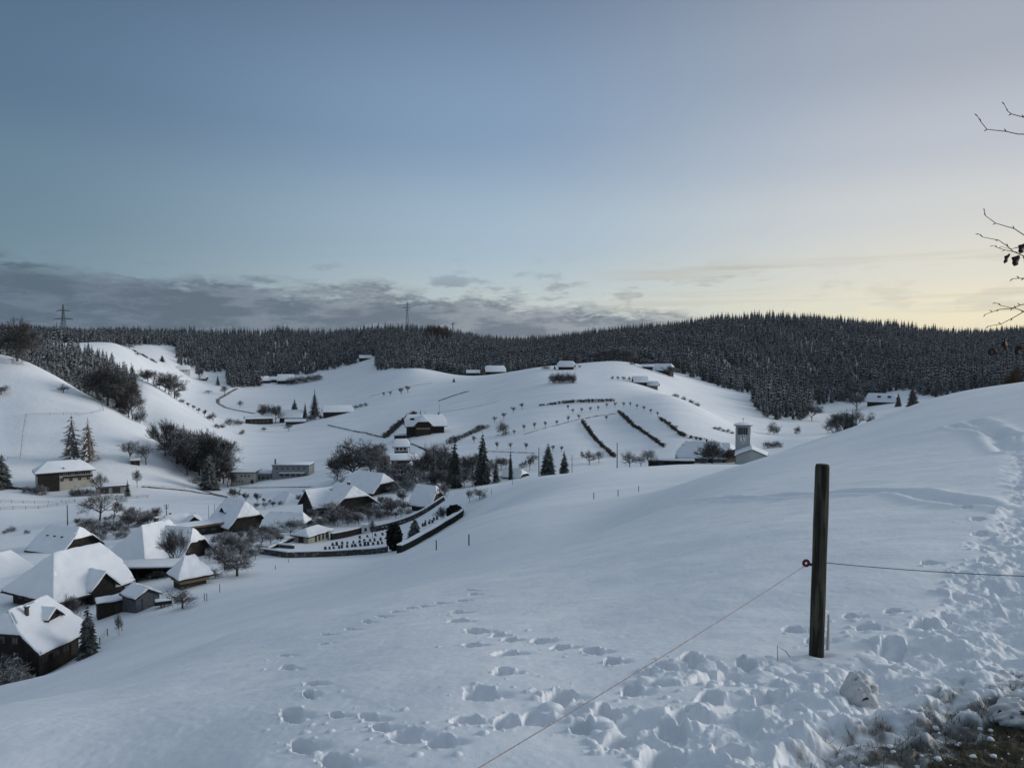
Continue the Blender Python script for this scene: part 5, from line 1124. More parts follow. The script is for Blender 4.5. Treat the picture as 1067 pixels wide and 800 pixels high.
# ---- clipped and wild hedges: many small stems along a line
def hedge(pts, label, hm, wm, n=60, Y=None, seed=0, mat=None, name='hedge'):
    P = [hit(*p[:2]) if len(p) == 2 else at(p[0], p[2]) for p in pts]; r_ = random.Random(seed); segs = []
    ln = [math.hypot(b[0]-a[0], b[1]-a[1]) for a, b in zip(P[:-1], P[1:])]; tot = sum(ln)
    o = P[0]; num = int(tot*n/10)
    for k in range(num):
        s_ = r_.random()*tot; i = 0
        while s_ > ln[i] and i < len(ln)-1: s_ -= ln[i]; i += 1
        t_ = s_/ln[i]; a, b = P[i], P[i+1]; x = a[0]+(b[0]-a[0])*t_+r_.gauss(0, wm*.3); y = a[1]+(b[1]-a[1])*t_+r_.gauss(0, wm*.3)
        hh = hm*r_.uniform(.5, 1.0)*(0.65+.6*vnoise(np.array([x*.25]), np.array([y*.25]), seed)[0]); z = a[2]+(b[2]-a[2])*t_
        q0 = Vector((x-o[0], y-o[1], z-o[2]-.2))
        for j in range(4):
            d = Vector((r_.gauss(0, .35), r_.gauss(0, .35), 1)).normalized(); q1 = q0+d*hh*.6; segs.append((*q0, .06, *q1, .05))
            for _ in range(3):
                d2 = (d+Vector((r_.gauss(0, .6), r_.gauss(0, .6), r_.gauss(0, .3)))).normalized(); q2 = q1+d2*hh*.45; segs.append((*q1, .05, *q2, .03))
    h_ = obj(name, segs_to_mesh(name, segs), mat or M_hedge, loc=o); tag(h_, label, 'hedge'); return h_
hedge([(561,423),(580,421),(600,419),(640,418)], 'long dark hedge lying level across the upper central hill', 2.0, 1.5, 42, seed=1)
hedge([(645,429),(660,444),(680,457),(692,466)], 'straight dark hedge running down the hill, middle one of three', 1.7, 1.5, 44, seed=2)
hedge([(607,440),(617,454),(627,465),(641,477)], 'dark hedge running down the hill, left one of three', 1.7, 1.4, 40, seed=3)
hedge([(688,437),(700,445),(712,455),(733,459)], 'curving dark hedge at the right foot of the hill, right one of three', 1.8, 1.5, 40, seed=4)
hedge([(467,463),(485,455),(505,446)], 'thick frosted hedge climbing right of the hillside farmhouse grove', 3.2, 3.0, 40, seed=5, mat=M_twig)
hedge([(402,456),(414,445),(432,431)], 'broad dark hedge beside the lane climbing to the lone hillside farmhouse', 3.0, 2.8, 45, seed=6)
hedge([(40,499,282),(32,500,281),(12,498,280)], 'dark low hedge running left from the cream house', 1.3, 1.2, 60, seed=7)
hedge([(139,379,800),(150,382,800),(163,386,800)], 'thin dark hedge across the white slope right of the snowy wood', 2.5, 2, 40, seed=8)

# ---- more of the tangle of garden growth between the houses
rv = random.Random(21)
for lab, grp, spots in (
 ('frosted shrub in the tangle between the granary and the steep-roofed house', 'tangle beside the granary', [(205,578,14,172),(214,580,16,166),(222,572,14,176),(230,573,18,170),(238,584,18,155),(250,584,18,154),(260,585,18,153),(270,580,18,158),(246,578,16,162),(256,572,16,168),(224,584,16,152),(232,590,16,148),(272,562,14,182),(262,566,16,176),(246,570,16,172),(200,572,10,182)]),
 ('dark shrub in the belt of growth behind the three-hatch farmhouse and the crossing roofs', 'growth behind the farmhouses', [(84,556,12,205),(92,560,12,200),(102,562,14,198),(110,562,14,200),(118,560,16,202),(126,562,14,198),(118,548,14,220),(128,546,14,222),(138,544,16,222),(146,545,16,220),(154,543,14,222),(164,541,12,224),(110,548,12,220)]),
 ('dark shrub in the growth at the feet of the two-chimney farmhouse', 'growth below the two-chimney farmhouse', [(328,545,14,200),(334,550,14,197),(342,542,14,204),(349,546,14,200),(357,542,14,204),(366,541,14,206),(374,546,12,200),(384,542,14,206),(396,544,14,206),(404,542,14,208),(412,545,12,206),(336,556,12,190),(426,538,10,212),(388,535,14,216),(422,535,12,216),(320,556,12,188),(326,540,12,206)]),
 ('frosted shrub in the thicket before the grove and the long barn', 'thicket below the grove', [(400,508,16,262),(416,508,18,262),(424,506,18,264),(434,506,18,262),(444,504,18,266),(452,505,18,262),(460,506,18,260),(468,506,16,260),(446,512,12,246),(438,500,20,280),(395,492,16,300),(401,490,16,305),(404,497,18,288),(384,506,12,272),(476,508,14,252),(484,507,14,254),(492,506,14,254)]),
 ('shrub in the loose line of growth behind the small dark hipped house', 'line behind the hipped house', [(268,533,10,246),(276,533,12,246),(284,532,12,248),(292,530,10,252),(312,528,12,252),(320,526,12,256),(318,520,10,270),(262,535,10,240)])):
    for px, pyb, h, Y in spots: T(rv.choice(['bush', 'birch', 'birch', 'open']), px, pyb, h*rv.uniform(.8, 1.15), lab, None, grp, Y=Y, name='bare_shrub')
for px in (448, 452, 456, 460, 464): T('russet', px, 352, 15, 'russet leafless tree among the spruces on the skyline left of centre', 12, 'russet trees on the skyline', Y=1120)
# ================================================================ lanes, banks, terrace lines
M_lane = material('trodden_lane', (0.055, 0.05, 0.048), 0.9, noise=(0.9, (0.35, 0.37, 0.40), 0.50, 0.60))
M_bank = material('bare_bank', (0.10, 0.085, 0.065), 0.95, noise=(0.5, (0.55, 0.57, 0.6), 0.50, 0.62))
def ribbon(pts, width, mat, name, lift=.12, step=3.0):
    P = [hit(*p[:2]) if len(p) == 2 else at(p[0], p[2]) for p in pts]; out = []
    for a, b in zip(P[:-1], P[1:]):
        n = max(1, int(math.hypot(b[0]-a[0], b[1]-a[1])/step)); out += [(a[0]+(b[0]-a[0])*k/n, a[1]+(b[1]-a[1])*k/n) for k in range(n)]
    out.append(P[-1][:2]); out = np.array(out); d = np.gradient(out, axis=0); d /= np.hypot(*d.T)[:, None]+1e-9; nn = np.c_[-d[:, 1], d[:, 0]]
    k = np.arange(len(out)); w = width*(.75+.5*vnoise(k*.7, k*0.+3., 5))[:, None]/2
    l, m_, r = out+nn*w, out, out-nn*w
    vs = np.concatenate([np.c_[l, ground(l[:, 0], l[:, 1])+.01], np.c_[m_, ground(m_[:, 0], m_[:, 1])+lift], np.c_[r, ground(r[:, 0], r[:, 1])+.01]]); n = len(out)
    q_ = [(i, i+1, n+i+1, n+i) for i in range(n-1)]+[(n+i, n+i+1, 2*n+i+1, 2*n+i) for i in range(n-1)]
    o = obj(name, mesh_np(name, vs, quads=np.array(q_)[:, ::-1], smooth=True), mat); o['kind'] = 'structure'; return o
ribbon([(148,507),(170,509),(198,511.5),(222,515),(238,518),(248,522)], 2.6, M_lane, 'road', .3)
ribbon([(205,509),(218,513),(234,517)], 1.2, M_lane, 'road', .3)
ribbon([(247,405),(236,411),(227,416),(227,420),(236,425),(250,428),(266,431)], 3.6, M_bank, 'road', .6)
ribbon([(342,443),(360,447),(382,451),(403,456)], 2.0, M_bank, 'road', .5)
ribbon([(457,418),(472,412.5),(489,407.5)], 2.2, M_bank, 'path', .6)
ribbon([(506,470),(530,471),(557,472)], .7, M_bank, 'path', .2); ribbon([(561,448),(580,443),(601,437.5),(625,433),(646,430)], .8, M_bank, 'path', .2); ribbon([(545,453),(561,448)], .7, M_bank, 'path', .2)
ribbon([(428,462),(438,466),(446,470)], 1.6, M_lane, 'path', .3); ribbon([(604,437),(622,433)], .8, M_bank, 'path', .2)
ribbon([(385,413),(405,408),(425,403),(450,399)], .8, M_bank, 'path', .15); ribbon([(455,430),(490,425),(520,418)], .6, M_bank, 'path', .12)
ribbon([(250,508),(272,508),(300,507.5),(325,507)], 1.4, M_lane, 'path', .2)
# ---- fences in the distance: thing > post(s), rail
M_fence = material('weathered_fence', (0.07, 0.055, 0.042), 0.9)
def far_fence(pts, label, hm=1.1, gap=5.0, rails=(.55, .95), r=.045, name='field_fence'):
    P = [hit(*p[:2]) if len(p) == 2 else at(p[0], p[2]) for p in pts]; o = P[0]; t_ = thing(name, label, 'fence', o); tops = []
    post = MB(); post.tube([(0, 0, -.3), (0, 0, hm)], r*1.3, 5); pm = mesh_np('post', post.v, faces=post.f); pm.materials.append(M_fence)
    for a, b in zip(P[:-1], P[1:]):
        n = max(1, int(math.hypot(b[0]-a[0], b[1]-a[1])/gap))
        for k in range(n): tops.append((a[0]+(b[0]-a[0])*k/n, a[1]+(b[1]-a[1])*k/n))
    tops.append(P[-1][:2]); tops = [(x, y, gz(x, y)) for x, y in tops][:90]
    for x, y, z in tops: obj('post', pm, None, t_, loc=(x-o[0], y-o[1], z-o[2]))
    m = MB()
    for rz in rails: m.tube([(x-o[0], y-o[1], z-o[2]+rz) for x, y, z in tops], r*.6, 4)
    m.build('rail', M_fence, t_)
far_fence([(27,433),(52,432.5),(80,432)], 'wire fence running level across the open snow of the left hill')
far_fence([(27,433),(24,450),(21,478),(8,478.5)], 'fence running down the left hill to the field corner above the dark fir', gap=4)
far_fence([(82,433),(96,431),(108,428),(106,422),(101,414)], 'fence curving up to the crest below the broad dark bare tree')
far_fence([(174,476),(184,487),(193,497),(201,505)], 'fence slanting down beside the bare tree belt to the road bend', gap=4)
far_fence([(150,508),(170,508.5),(192,509.5)], 'low fence along the road at the foot of the left hill')
M_red = material('red_brown_stakes', (0.16, 0.085, 0.055), 0.85)
f_ = far_fence([(0,528,246),(40,527,250),(78,523,262),(120,520,270),(154,517,277)], 'long reddish fence in front of the cream house, right across the lower field', 1.0, 3.2, (.2, .6, .95), .05)
far_fence([(0,523,258),(36,523,260),(78,520,266)], 'upper of the two parallel reddish fences before the cream house', .9, 3.2, (.3, .8), .05)
far_fence([(96,669,97),(104,658,101),(112,650,105)], 'short rail fence beside the dark bushy spruce below the slope', 1.0, 2.2)
# ---- stakes in the near field
st = MB(); st.tube([(0, 0, -.3), (0, 0, 1.0)], .05, 6); sme = mesh_np('stake', st.v, faces=st.f); sme.materials.append(M_fence)
SG = 'stakes standing in the open field'
for px, py, h in ((213,626,1.2),(215.5,626,1.2),(229,617,1.3),(300.5,586,.7),(287,593,.7),(454.6,573,.8),(488.6,568,.8),(512,515,1.3),(534,505,2.2),(618.7,520,.8),(644,517,.8),(665.5,512,.8),(127,657,1.0)):
    x, y, z = hit(px, py); o = obj('stake', sme, None, loc=(x, y, z)); o.scale = (1, 1, h)
    lab = {213: 'left stake of the close pair below the small fruit tree', 229: 'single thick stake on the slope right of the close pair', 534: 'tall stake at the field edge in front of the half-hidden hut', 512: 'stake right of the low wide fruit tree', 127: 'stake beside the twiggy pollard left of the metal shed'}.get(int(px), 'thin stake standing alone in the open snow field')
    if px == 215.5: lab = 'right stake of the close pair below the small fruit tree'
    tag(o, lab, 'stake', SG if lab.startswith('thin') else None)
# ---- poles
M_pole = material('pole_wood', (0.05, 0.045, 0.04), 0.85)
def pole(px, top, Y, label, arms=(), r=.11, name='utility_pole', base=None):
    x, y, z = at(px, Y) if Y else hit(px, base); h = raydir(px, top)[2]/raydir(px, top)[1]*y-z; t_ = thing(name, label, 'pole', (x, y, z))
    m = MB(); m.tube([(0, 0, -.5), (0, 0, h)], [r, r*.7], 8); m.build('pole', M_pole, t_)
    for dz_, w in arms:
        m = MB(); m.box(-w/2, w/2, -.06, .06, h-dz_-.06, h-dz_+.06); a = m.build('crossarm', M_pole, t_)
        for sx_ in (-.42, .42): m = MB(); m.tube([(sx_*w, 0, h-dz_+.06), (sx_*w, 0, h-dz_+.3)], .06, 6); m.build('insulator', M_chim, a)
pole(70.5, 526, None, 'plain pole in the field behind the three-hatch farmhouse', base=551, r=.16); pole(173.5, 525, None, 'short pole with one crossarm in the snowy field right of the largest bare tree', ((.5, 1.6), (1.3, 1.0)), r=.15, base=537)
pole(217.5, 526, 214, 'left one of two thin poles beside the steep-roofed house', r=.07); pole(223.6, 525, 214, 'right one of two thin poles beside the steep-roofed house', r=.08)
pole(643, 461, 211, 'tall bare mast standing alone left of the two trees and the long dark shed', r=.14); pole(596, 474, 240, 'thin pole right of the small dark fir at the field edge', r=.1); pole(561.5, 466, 250, 'slim pole with a twiggy head left of the broad dark fir', r=.16)
pole(427, 452, 352, 'thin pole right of the small white house with the dark hip', r=.1); pole(458, 420, 425, 'thin pole above the lone hillside farmhouse', r=.1); pole(549, 383, 640, 'upper thin pole on the white hilltop meadow', r=.12); pole(518, 391, 640, 'lower thin pole on the left side of the white hilltop meadow', r=.12); pole(627, 392, 540, 'thin pole on the crown of the central hill', r=.1); pole(470, 487, 250, 'thin mast before the dark grove above the broad-slope barn', r=.1)
for px, h in ((438, 8), (443, 6)): T('column', px, 424, h, 'small dark column of a shrub at the top of the lane, ' + ('left' if px == 438 else 'right')+' one of two', 3, Y=455)
# ---- lattice pylons
M_steel = material('pylon_steel', (0.09, 0.10, 0.11), 0.6, metallic=.3)
def pylon(px, top, Y, label, H, base_w, arms, th=.22, name='power_pylon'):
    x, y, _ = at(px, Y); zt_ = raydir(px, top)[2]/raydir(px, top)[1]*y; zg = gz(x, y); H = max(H, zt_-zg); t_ = thing(name, label, 'pylon', (x, y, zt_-H), .1)
    w = lambda z: base_w*(1-z/H)**1.2*.5+.35
    m = MB(); zs_ = [H*(1-(1-k/12)**1.15) for k in range(13)]
    for sx_ in (-1, 1):
        for sy_ in (-1, 1): m.tube([(sx_*w(z), sy_*w(z), z) for z in zs_], th, 4)
    m.build('legs', M_steel, t_); m = MB()
    for a, b in zip(zs_[:-1], zs_[1:]):
        for sx_, sy_, ex_, ey_ in ((-1,-1,1,-1),(1,-1,1,1),(1,1,-1,1),(-1,1,-1,-1)):
            m.tube([(sx_*w(a), sy_*w(a), a), (ex_*w(b), ey_*w(b), b)], th*.6, 3); m.tube([(ex_*w(a), ey_*w(a), a), (sx_*w(b), sy_*w(b), b)], th*.6, 3)
    m.build('lattice', M_steel, t_)
    for z, aw in arms:
        m = MB(); m.tube([(-aw, 0, H-z), (0, 0, H-z+1.2), (aw, 0, H-z)], th, 4); m.tube([(-aw, 0, H-z), (aw, 0, H-z)], th, 4)
        for s_ in (-1, 1): m.tube([(s_*aw, 0, H-z), (s_*aw, 0, H-z-2.2)], th*.6, 4)
        m.build('crossarm', M_steel, t_)
pylon(66.5, 317, 880, 'tall lattice power pylon rising over the snowy wood at the far left', 44, 7, ((7.5, 7.5), (17, 10.5)), .26)
pylon(424.5, 314.5, 1185, 'lattice power pylon with short arms on the forested skyline left of centre', 44, 6, ((4, 4), (9.5, 6), (13, 3)), .26)
pylon(472, 336, 1190, 'small mast poking out of the skyline forest right of the pylon', 26, 3, ((2, 2),), .3, 'mast')
# ================================================================ cemetery
def wall_line(pts, label, h, th, mat, name='stone_wall', cat='wall', cap=.22, step=1.2):
    P = [hit(*p[:2]) if len(p) == 2 else at(p[0], p[2]) for p in pts]; o = P[0]; out = []
    for a, b in zip(P[:-1], P[1:]):
        n = max(1, int(math.hypot(b[0]-a[0], b[1]-a[1])/step)); out += [(a[0]+(b[0]-a[0])*k/n, a[1]+(b[1]-a[1])*k/n) for k in range(n)]
    out.append(P[-1][:2]); out = np.array(out); d = np.gradient(out, axis=0); d /= np.hypot(*d.T)[:, None]+1e-9; nn = np.c_[-d[:, 1], d[:, 0]]; z = ground(out[:, 0], out[:, 1])
    t_ = thing(name, label, cat, o)
    def strip(nm, w, z0, z1, mt, par, bevel=0, jit=0):
        n = len(out); jz = jit*(vnoise(np.arange(n)*.8, np.zeros(n), 3)-.5)
        vs = []
        for s_, zz in ((1, z0), (-1, z0), (-1, z1), (1, z1)): vs.append(np.c_[out+nn*w*s_-np.array(o[:2]), z+zz+(jz if zz == z1 else 0)-o[2]])
        V = np.stack(vs, 1).reshape(-1, 3); fs = [(4*i+j, 4*i+(j+1) % 4, 4*i+4+(j+1) % 4, 4*i+4+j) for i in range(n-1) for j in range(4)]+[(3, 2, 1, 0), (4*n-4, 4*n-3, 4*n-2, 4*n-1)]
        o_ = obj(nm, mesh_np(nm, V, faces=fs), mt, par)
        if bevel: b = o_.modifiers.new('bevel', 'BEVEL'); b.width = bevel; b.segments = 2; b.limit_method = 'ANGLE'; b.angle_limit = R(50)
        return o_
    w_ = strip('masonry' if cat == 'wall' else 'foliage', th/2, -.6, h, mat, t_); strip('snow_cap', th/2+.05, h+.005, h+cap, M_roofsnow, t_, .07, .08)
    return t_
wall_line([(272,577),(300,581),(335,580),(370,578),(404,575)], 'long stone retaining wall closing the cemetery toward the viewer', 1.15, .5, M_stone)
wall_line([(416,576),(440,563),(462,550),(481,538)], 'black clipped hedge with a snow top along the right side of the cemetery', 1.5, 1.1, material('clipped_hedge', (0.010, 0.012, 0.009), .95, noise=(3, (0.02, 0.022, 0.018), .4, .6)), name='clipped_hedge', cat='hedge', cap=.3)
wall_line([(462,532,200),(430,540,193),(386,548,188)], 'cemetery wall at the back, running from the barn to the white gate pillar', 1.3, .45, M_stone)
wall_line([(376,549,187),(360,553,182),(345,558,178)], 'dark wall with a thick snow top between gate pillar and chapel', 1.5, .6, M_wood)
wall_line([(272,577),(290,569),(308,562)], 'low snowy wall slanting from the front corner up to the chapel', .6, .5, M_stone)
wall_line([(289,570),(306,571.5)], 'short low wall with a snow cap in front of the chapel', .7, .6, M_stone, cap=.3)
x, y, z = at(381, 187); gp = thing('gate_pillar', 'broad white cemetery gate pillar with a snow cap and dark niche', 'pillar', (x, y, z), .2)
m = MB(); m.box(-1.0, 1.0, -.5, .5, -.5, 2.0); m.build('masonry', M_white, gp, bevel=.04); m = MB(); m.box(-.3, .3, -.53, -.3, .6, 1.4); m.build('niche', M_eave, gp); m = MB(); m.box(-1.1, 1.1, -.6, .6, 2.01, 2.35); m.build('snow_cap', M_roofsnow, gp, bevel=.12)
M_grave = material('gravestone', (0.035, 0.035, 0.038), .5, noise=(2.5, (0.075, 0.07, 0.065), .4, .6))
def grave_mesh():
    m = MB(); n = 8; pr = [(-.35, 0), (.35, 0)]+[(.35*math.cos(math.pi*k/n), .75+.2*math.sin(math.pi*k/n)) for k in range(n+1)]
    N_ = len(pr); m.add([(x, -.1, z) for x, z in pr]+[(x, .1, z) for x, z in pr], [tuple(range(N_))[::-1], tuple(range(N_, 2*N_))]+[(k, (k+1) % N_, N_+(k+1) % N_, N_+k) for k in range(N_)]); return m
gm_ = grave_mesh(); gme_ = mesh_np('stone', gm_.v, faces=gm_.f); gme_.materials.append(M_grave)
cm_ = MB(); cm_.box(-.34, .34, -.13, .13, .88, 1.02); cme_ = mesh_np('snow_cap', cm_.v, faces=cm_.f); cme_.materials.append(M_roofsnow)
pm_ = MB(); pm_.box(-.4, .4, -1.7, -.15, -.2, .22); pme_ = mesh_np('plot_border', pm_.v, faces=pm_.f); pme_.materials.append(M_grave)
rg = random.Random(9)
gv = []
for row, (x0, y0, x1, y1, n) in enumerate(((339,572,398,566,14),(346,568,396,562.5,10),(376,560,405,556,5),(392,553,403,551,4),(440,548,450,544,4),(444,544,456,540,4))):
    for k in range(n):
        f = (k+rg.uniform(-.2, .2))/max(1, n-1); gv.append((x0+(x1-x0)*f, y0+(y1-y0)*f, row))
for px, py, row in gv:
    x, y, z = hit(px, py); t_ = thing('gravestone', 'dark gravestone with a snow cap in the '+('rows behind the front cemetery wall' if row < 3 else 'small groups further up the cemetery'), 'gravestone', (x, y, z), rg.uniform(.2, .5), 'gravestones, front rows' if row < 3 else 'gravestones, upper groups')
    s_ = rg.uniform(.55, .8); t_.scale = (s_, s_, s_*rg.uniform(.8, 1.15)); obj('stone', gme_, None, t_); obj('snow_cap', cme_, None, t_); obj('plot_border', pme_, None, t_)
# ---- a trailer by the metal shed and a car in the open shed
def wheels(parent, xs_, w, r):
    for x in xs_:
        for s_ in (-1, 1):
            m = MB(); m.tube([(x, s_*w, r), (x, s_*(w-.18), r)], r, 14); t_ = m.build('wheel', M_chim, parent); m = MB(); m.tube([(x, s_*(w+.01), r), (x, s_*(w-.05), r)], r*.55, 10); m.build('rim', M_grey, t_)
x, y, z = hit(170, 632); tr_ = thing('trailer', 'small dark farm trailer with a snow load, right of the grey metal shed', 'trailer', (x, y, z), .5)
m = MB(); m.box(-1.2, 1.2, -.65, .65, .45, .95); m.tube([(-1.2, 0, .5), (-2.1, 0, .4)], .05, 6); m.build('bed', M_wood, tr_, bevel=.02); m = MB(); m.box(-1.12, 1.12, -.6, .6, .96, 1.2); m.build('snow_load', M_roofsnow, tr_, bevel=.1); wheels(tr_, (-.1,), .8, .34)
x, y, z = at(166, 136.5); cr_ = thing('parked_car', 'dark car parked nose-out of view under the long open vehicle shed', 'car', (x, y, z+.05), .1)
prof = [(-2.1, .3), (-2.15, .75), (-1.3, .9), (-.7, 1.4), (.8, 1.42), (1.5, .95), (2.05, .85), (2.1, .3)]; n = len(prof)
m = MB(); m.add([(a, -.85, b) for a, b in prof]+[(a, .85, b) for a, b in prof], [tuple(range(n)), tuple(range(n, 2*n))[::-1]]+[(k, n+k, n+(k+1) % n, (k+1) % n) for k in range(n)]); m.build('body', material('dark_car_paint', (.02, .022, .025), .3, spec=.5), cr_, bevel=.06)
m = MB(); m.box(-.6, .7, -.87, -.852, .95, 1.3); m.build('side_window', M_glass, cr_); wheels(cr_, (-1.3, 1.3), .88, .32)
# ================================================================ foreground
px0, py0, pz0 = POST[0], POST[1], zfull(POST[0], POST[1])
M_postw = material('old_post_wood', (0.016, 0.015, 0.010), .8, noise=(14, (0.075, 0.072, 0.048), .46, .66), bump=(60, .8, .006))
pt = M_postw.node_tree     # grain runs along the post
for n_ in pt.nodes:
    if n_.type == 'TEX_NOISE':
        mp = pt.nodes.new('ShaderNodeMapping'); mp.inputs['Scale'].default_value = (1, 1, .07); src = n_.inputs['Vector'].links[0].from_socket; pt.links.new(src, mp.inputs['Vector']); pt.links.new(mp.outputs[0], n_.inputs['Vector']); n_.inputs['Scale'].default_value *= 3
def on_ray(px, py, Y): r = raydir(px, py); return Vector((r[0]/r[1]*Y, Y, r[2]/r[1]*Y))
top = on_ray(857, 483.5, py0); bot = on_ray(850.5, 686, py0); bot2 = bot+(bot-top)*.25
fp = thing('fence_post', 'round weathered dark wooden fence post standing in the snow in the foreground', 'post', tuple(bot))
ax = (top-bot).normalized(); Lp = (top-bot).length; rp = 7.3/F_PX*py0
m = MB(); pts_ = [bot2-bot]+[ax*(Lp*f) for f in (0, .12, .3, .5, .7, .88, .985, 1.0)]; rr_ = [rp*1.02, rp*1.03, rp*1.0, rp*1.03, rp*.99, rp*1.02, rp*.99, rp*.97, rp*.86]
m.tube(pts_, rr_, 20); po = m.build('post', M_postw, fp, smooth=True)
m2 = MB()                                      # long drying cracks
for a_, z0_, z1_ in ((-1.9, .55, .97), (-1.2, .1, .5), (-2.5, .2, .8), (-.6, .6, .9)):
    c_ = Vector((math.cos(a_), math.sin(a_), 0))*rp*.985; m2.tube([ax*(Lp*z0_)+c_, ax*(Lp*(z0_+z1_)/2)+c_*1.005, ax*(Lp*z1_)+c_], [.0008, .0028, .0008], 4)
m2.build('crack', M_eave, po)
bv = po.modifiers.new('bevel', 'BEVEL'); bv.width = .004; bv.segments = 2; bv.limit_method = 'ANGLE'; bv.angle_limit = R(60)
# a little snow pressed against the foot
mm = MB(); 
# insulator: red ring on a screw
M_redp = material('red_plastic', (0.11, 0.012, 0.012), .45, spec=.4)
ic = on_ray(840, 586.5, py0-.01); cen = bot+ax*((ic-bot).dot(ax))
ins = thing('ring_insulator', 'small red plastic ring insulator screwed into the left side of the fence post', 'insulator', tuple(ic))
m = MB(); n1_, n2_ = 24, 8; Rr, rr2 = .0165, .0095
vs_ = []; 
for i in range(n1_):
    a = 2*math.pi*i/n1_; c = Vector((math.cos(a), 0, math.sin(a)))
    for j in range(n2_): b_ = 2*math.pi*j/n2_; vs_.append(c*(Rr+rr2*math.cos(b_))+Vector((0, rr2*math.sin(b_), 0)))
m.add(vs_, [(i*n2_+j, ((i+1) % n1_)*n2_+j, ((i+1) % n1_)*n2_+(j+1) % n2_, i*n2_+(j+1) % n2_) for i in range(n1_) for j in range(n2_)]); ri = m.build('ring', M_redp, ins, smooth=True)
m = MB(); m.tube([(Rr*.9, 0, -.004), (Rr+.016, 0, -.01)], [.008, .010], 8); m.build('collar', M_redp, ins, smooth=True); m = MB(); m.tube([(Rr+.012, 0, -.009), (cen-ic).x*Vector((1, 0, 0))+Vector((0, 0, -.014))], .003, 6); m.build('screw', M_chim, ins)
M_rope = material('red_fence_cord', (0.26, 0.15, 0.13), .7, noise=(160, (0.40, 0.36, 0.34), .45, .58)); M_wire = material('grey_fence_wire', (0.07, 0.075, 0.085), .6)
def sag(a, b, s, n=24): return [a.lerp(b, k/n)-Vector((0, 0, 4*s*(k/n)*(1-k/n))) for k in range(n+1)]
m = MB(); e0 = ic+Vector((0, 0, -.012)); e1 = on_ray(498, 800, 2.55); e2 = e1+(e1-e0)*.5; m.tube(sag(e0, e1, .012), .0019, 6); m.tube([e1, e2], .0019, 6)
tag(m.build('cord', M_rope), 'thin reddish fence cord running from the ring insulator down to the lower picture edge', 'cord')
m = MB(); w0 = cen+Vector((.0, .03, -.008)); w1 = on_ray(1067, 600, 4.3); w2 = on_ray(1300, 618, 3.9); m.tube([Vector((rp*.6, .01, 0))+w0]+sag(w0+Vector((rp, .01, 0)), w1, .01, 14)+[w2], .0024, 6)
tag(m.build('wire', M_wire), 'grey fence wire leading from behind the post to the right picture edge', 'wire')
# pale stake behind the post and bent wire in the snow
a_ = on_ray(862, 690, py0+.12); b_ = on_ray(863.5, 640, py0+.12); m = MB(); m.tube([a_, b_], [.013, .006], 6); tag(m.build('thin_stake', material('pale_stake', (.45, .43, .38), .7)), 'thin pale stake leaning just behind the foot of the fence post', 'stake')
a_ = [on_ray(p, q_, py0-.05) for p, q_ in ((810.5, 688), (810, 672.5), (819, 678.5), (823, 684))]; m = MB(); m.tube(a_, .0022, 5); tag(m.build('wire', M_chim), 'bent piece of wire sticking out of the snow left of the post', 'wire')
# ---- dirty snow clod
import bmesh
def clod(px, py, rad, label, seed, squash=.9):
    x, y, _ = hit(px, py, 1.5); z = zfull(x, y); bm = bmesh.new(); bmesh.ops.create_icosphere(bm, subdivisions=5, radius=1)
    P = np.array([v.co for v in bm.verts]); 
    f = 1+.34*fbm(P[:, 0]*1.6+seed, P[:, 1]*1.6+P[:, 2]*1.3, seed, 3)+.30*(.5-worley(P[:, 0]*2.2+seed, P[:, 1]*2.2+P[:, 2]*2.0, seed+3))+.06*fbm(P[:, 0]*7, P[:, 2]*7+P[:, 1]*5, seed+9, 3)
    for v, k in zip(bm.verts, f): v.co = Vector(v.co)*float(k)*rad; v.co.z *= squash
    me = bpy.data.meshes.new('snow_clod'); bm.to_mesh(me); bm.free(); me.polygons.foreach_set('use_smooth', [True]*len(me.polygons))
    o = obj('snow_clod', me, material('dirty_snow', (0.62, 0.62, 0.62), .8, noise=(22, (0.05, 0.042, 0.035), .60, .66), bump=(60, .6, .006)), loc=(x, y, z+rad*.35)); tag(o, label, 'snow lump'); return o
clod(895, 724, .085, 'knobbly lump of snow with dark dirt specks, right below the fence post', 3, 1.15)
clod(1058, 742, .09, 'earthy snow lump at the right picture edge beside the bare soil', 7, .8)
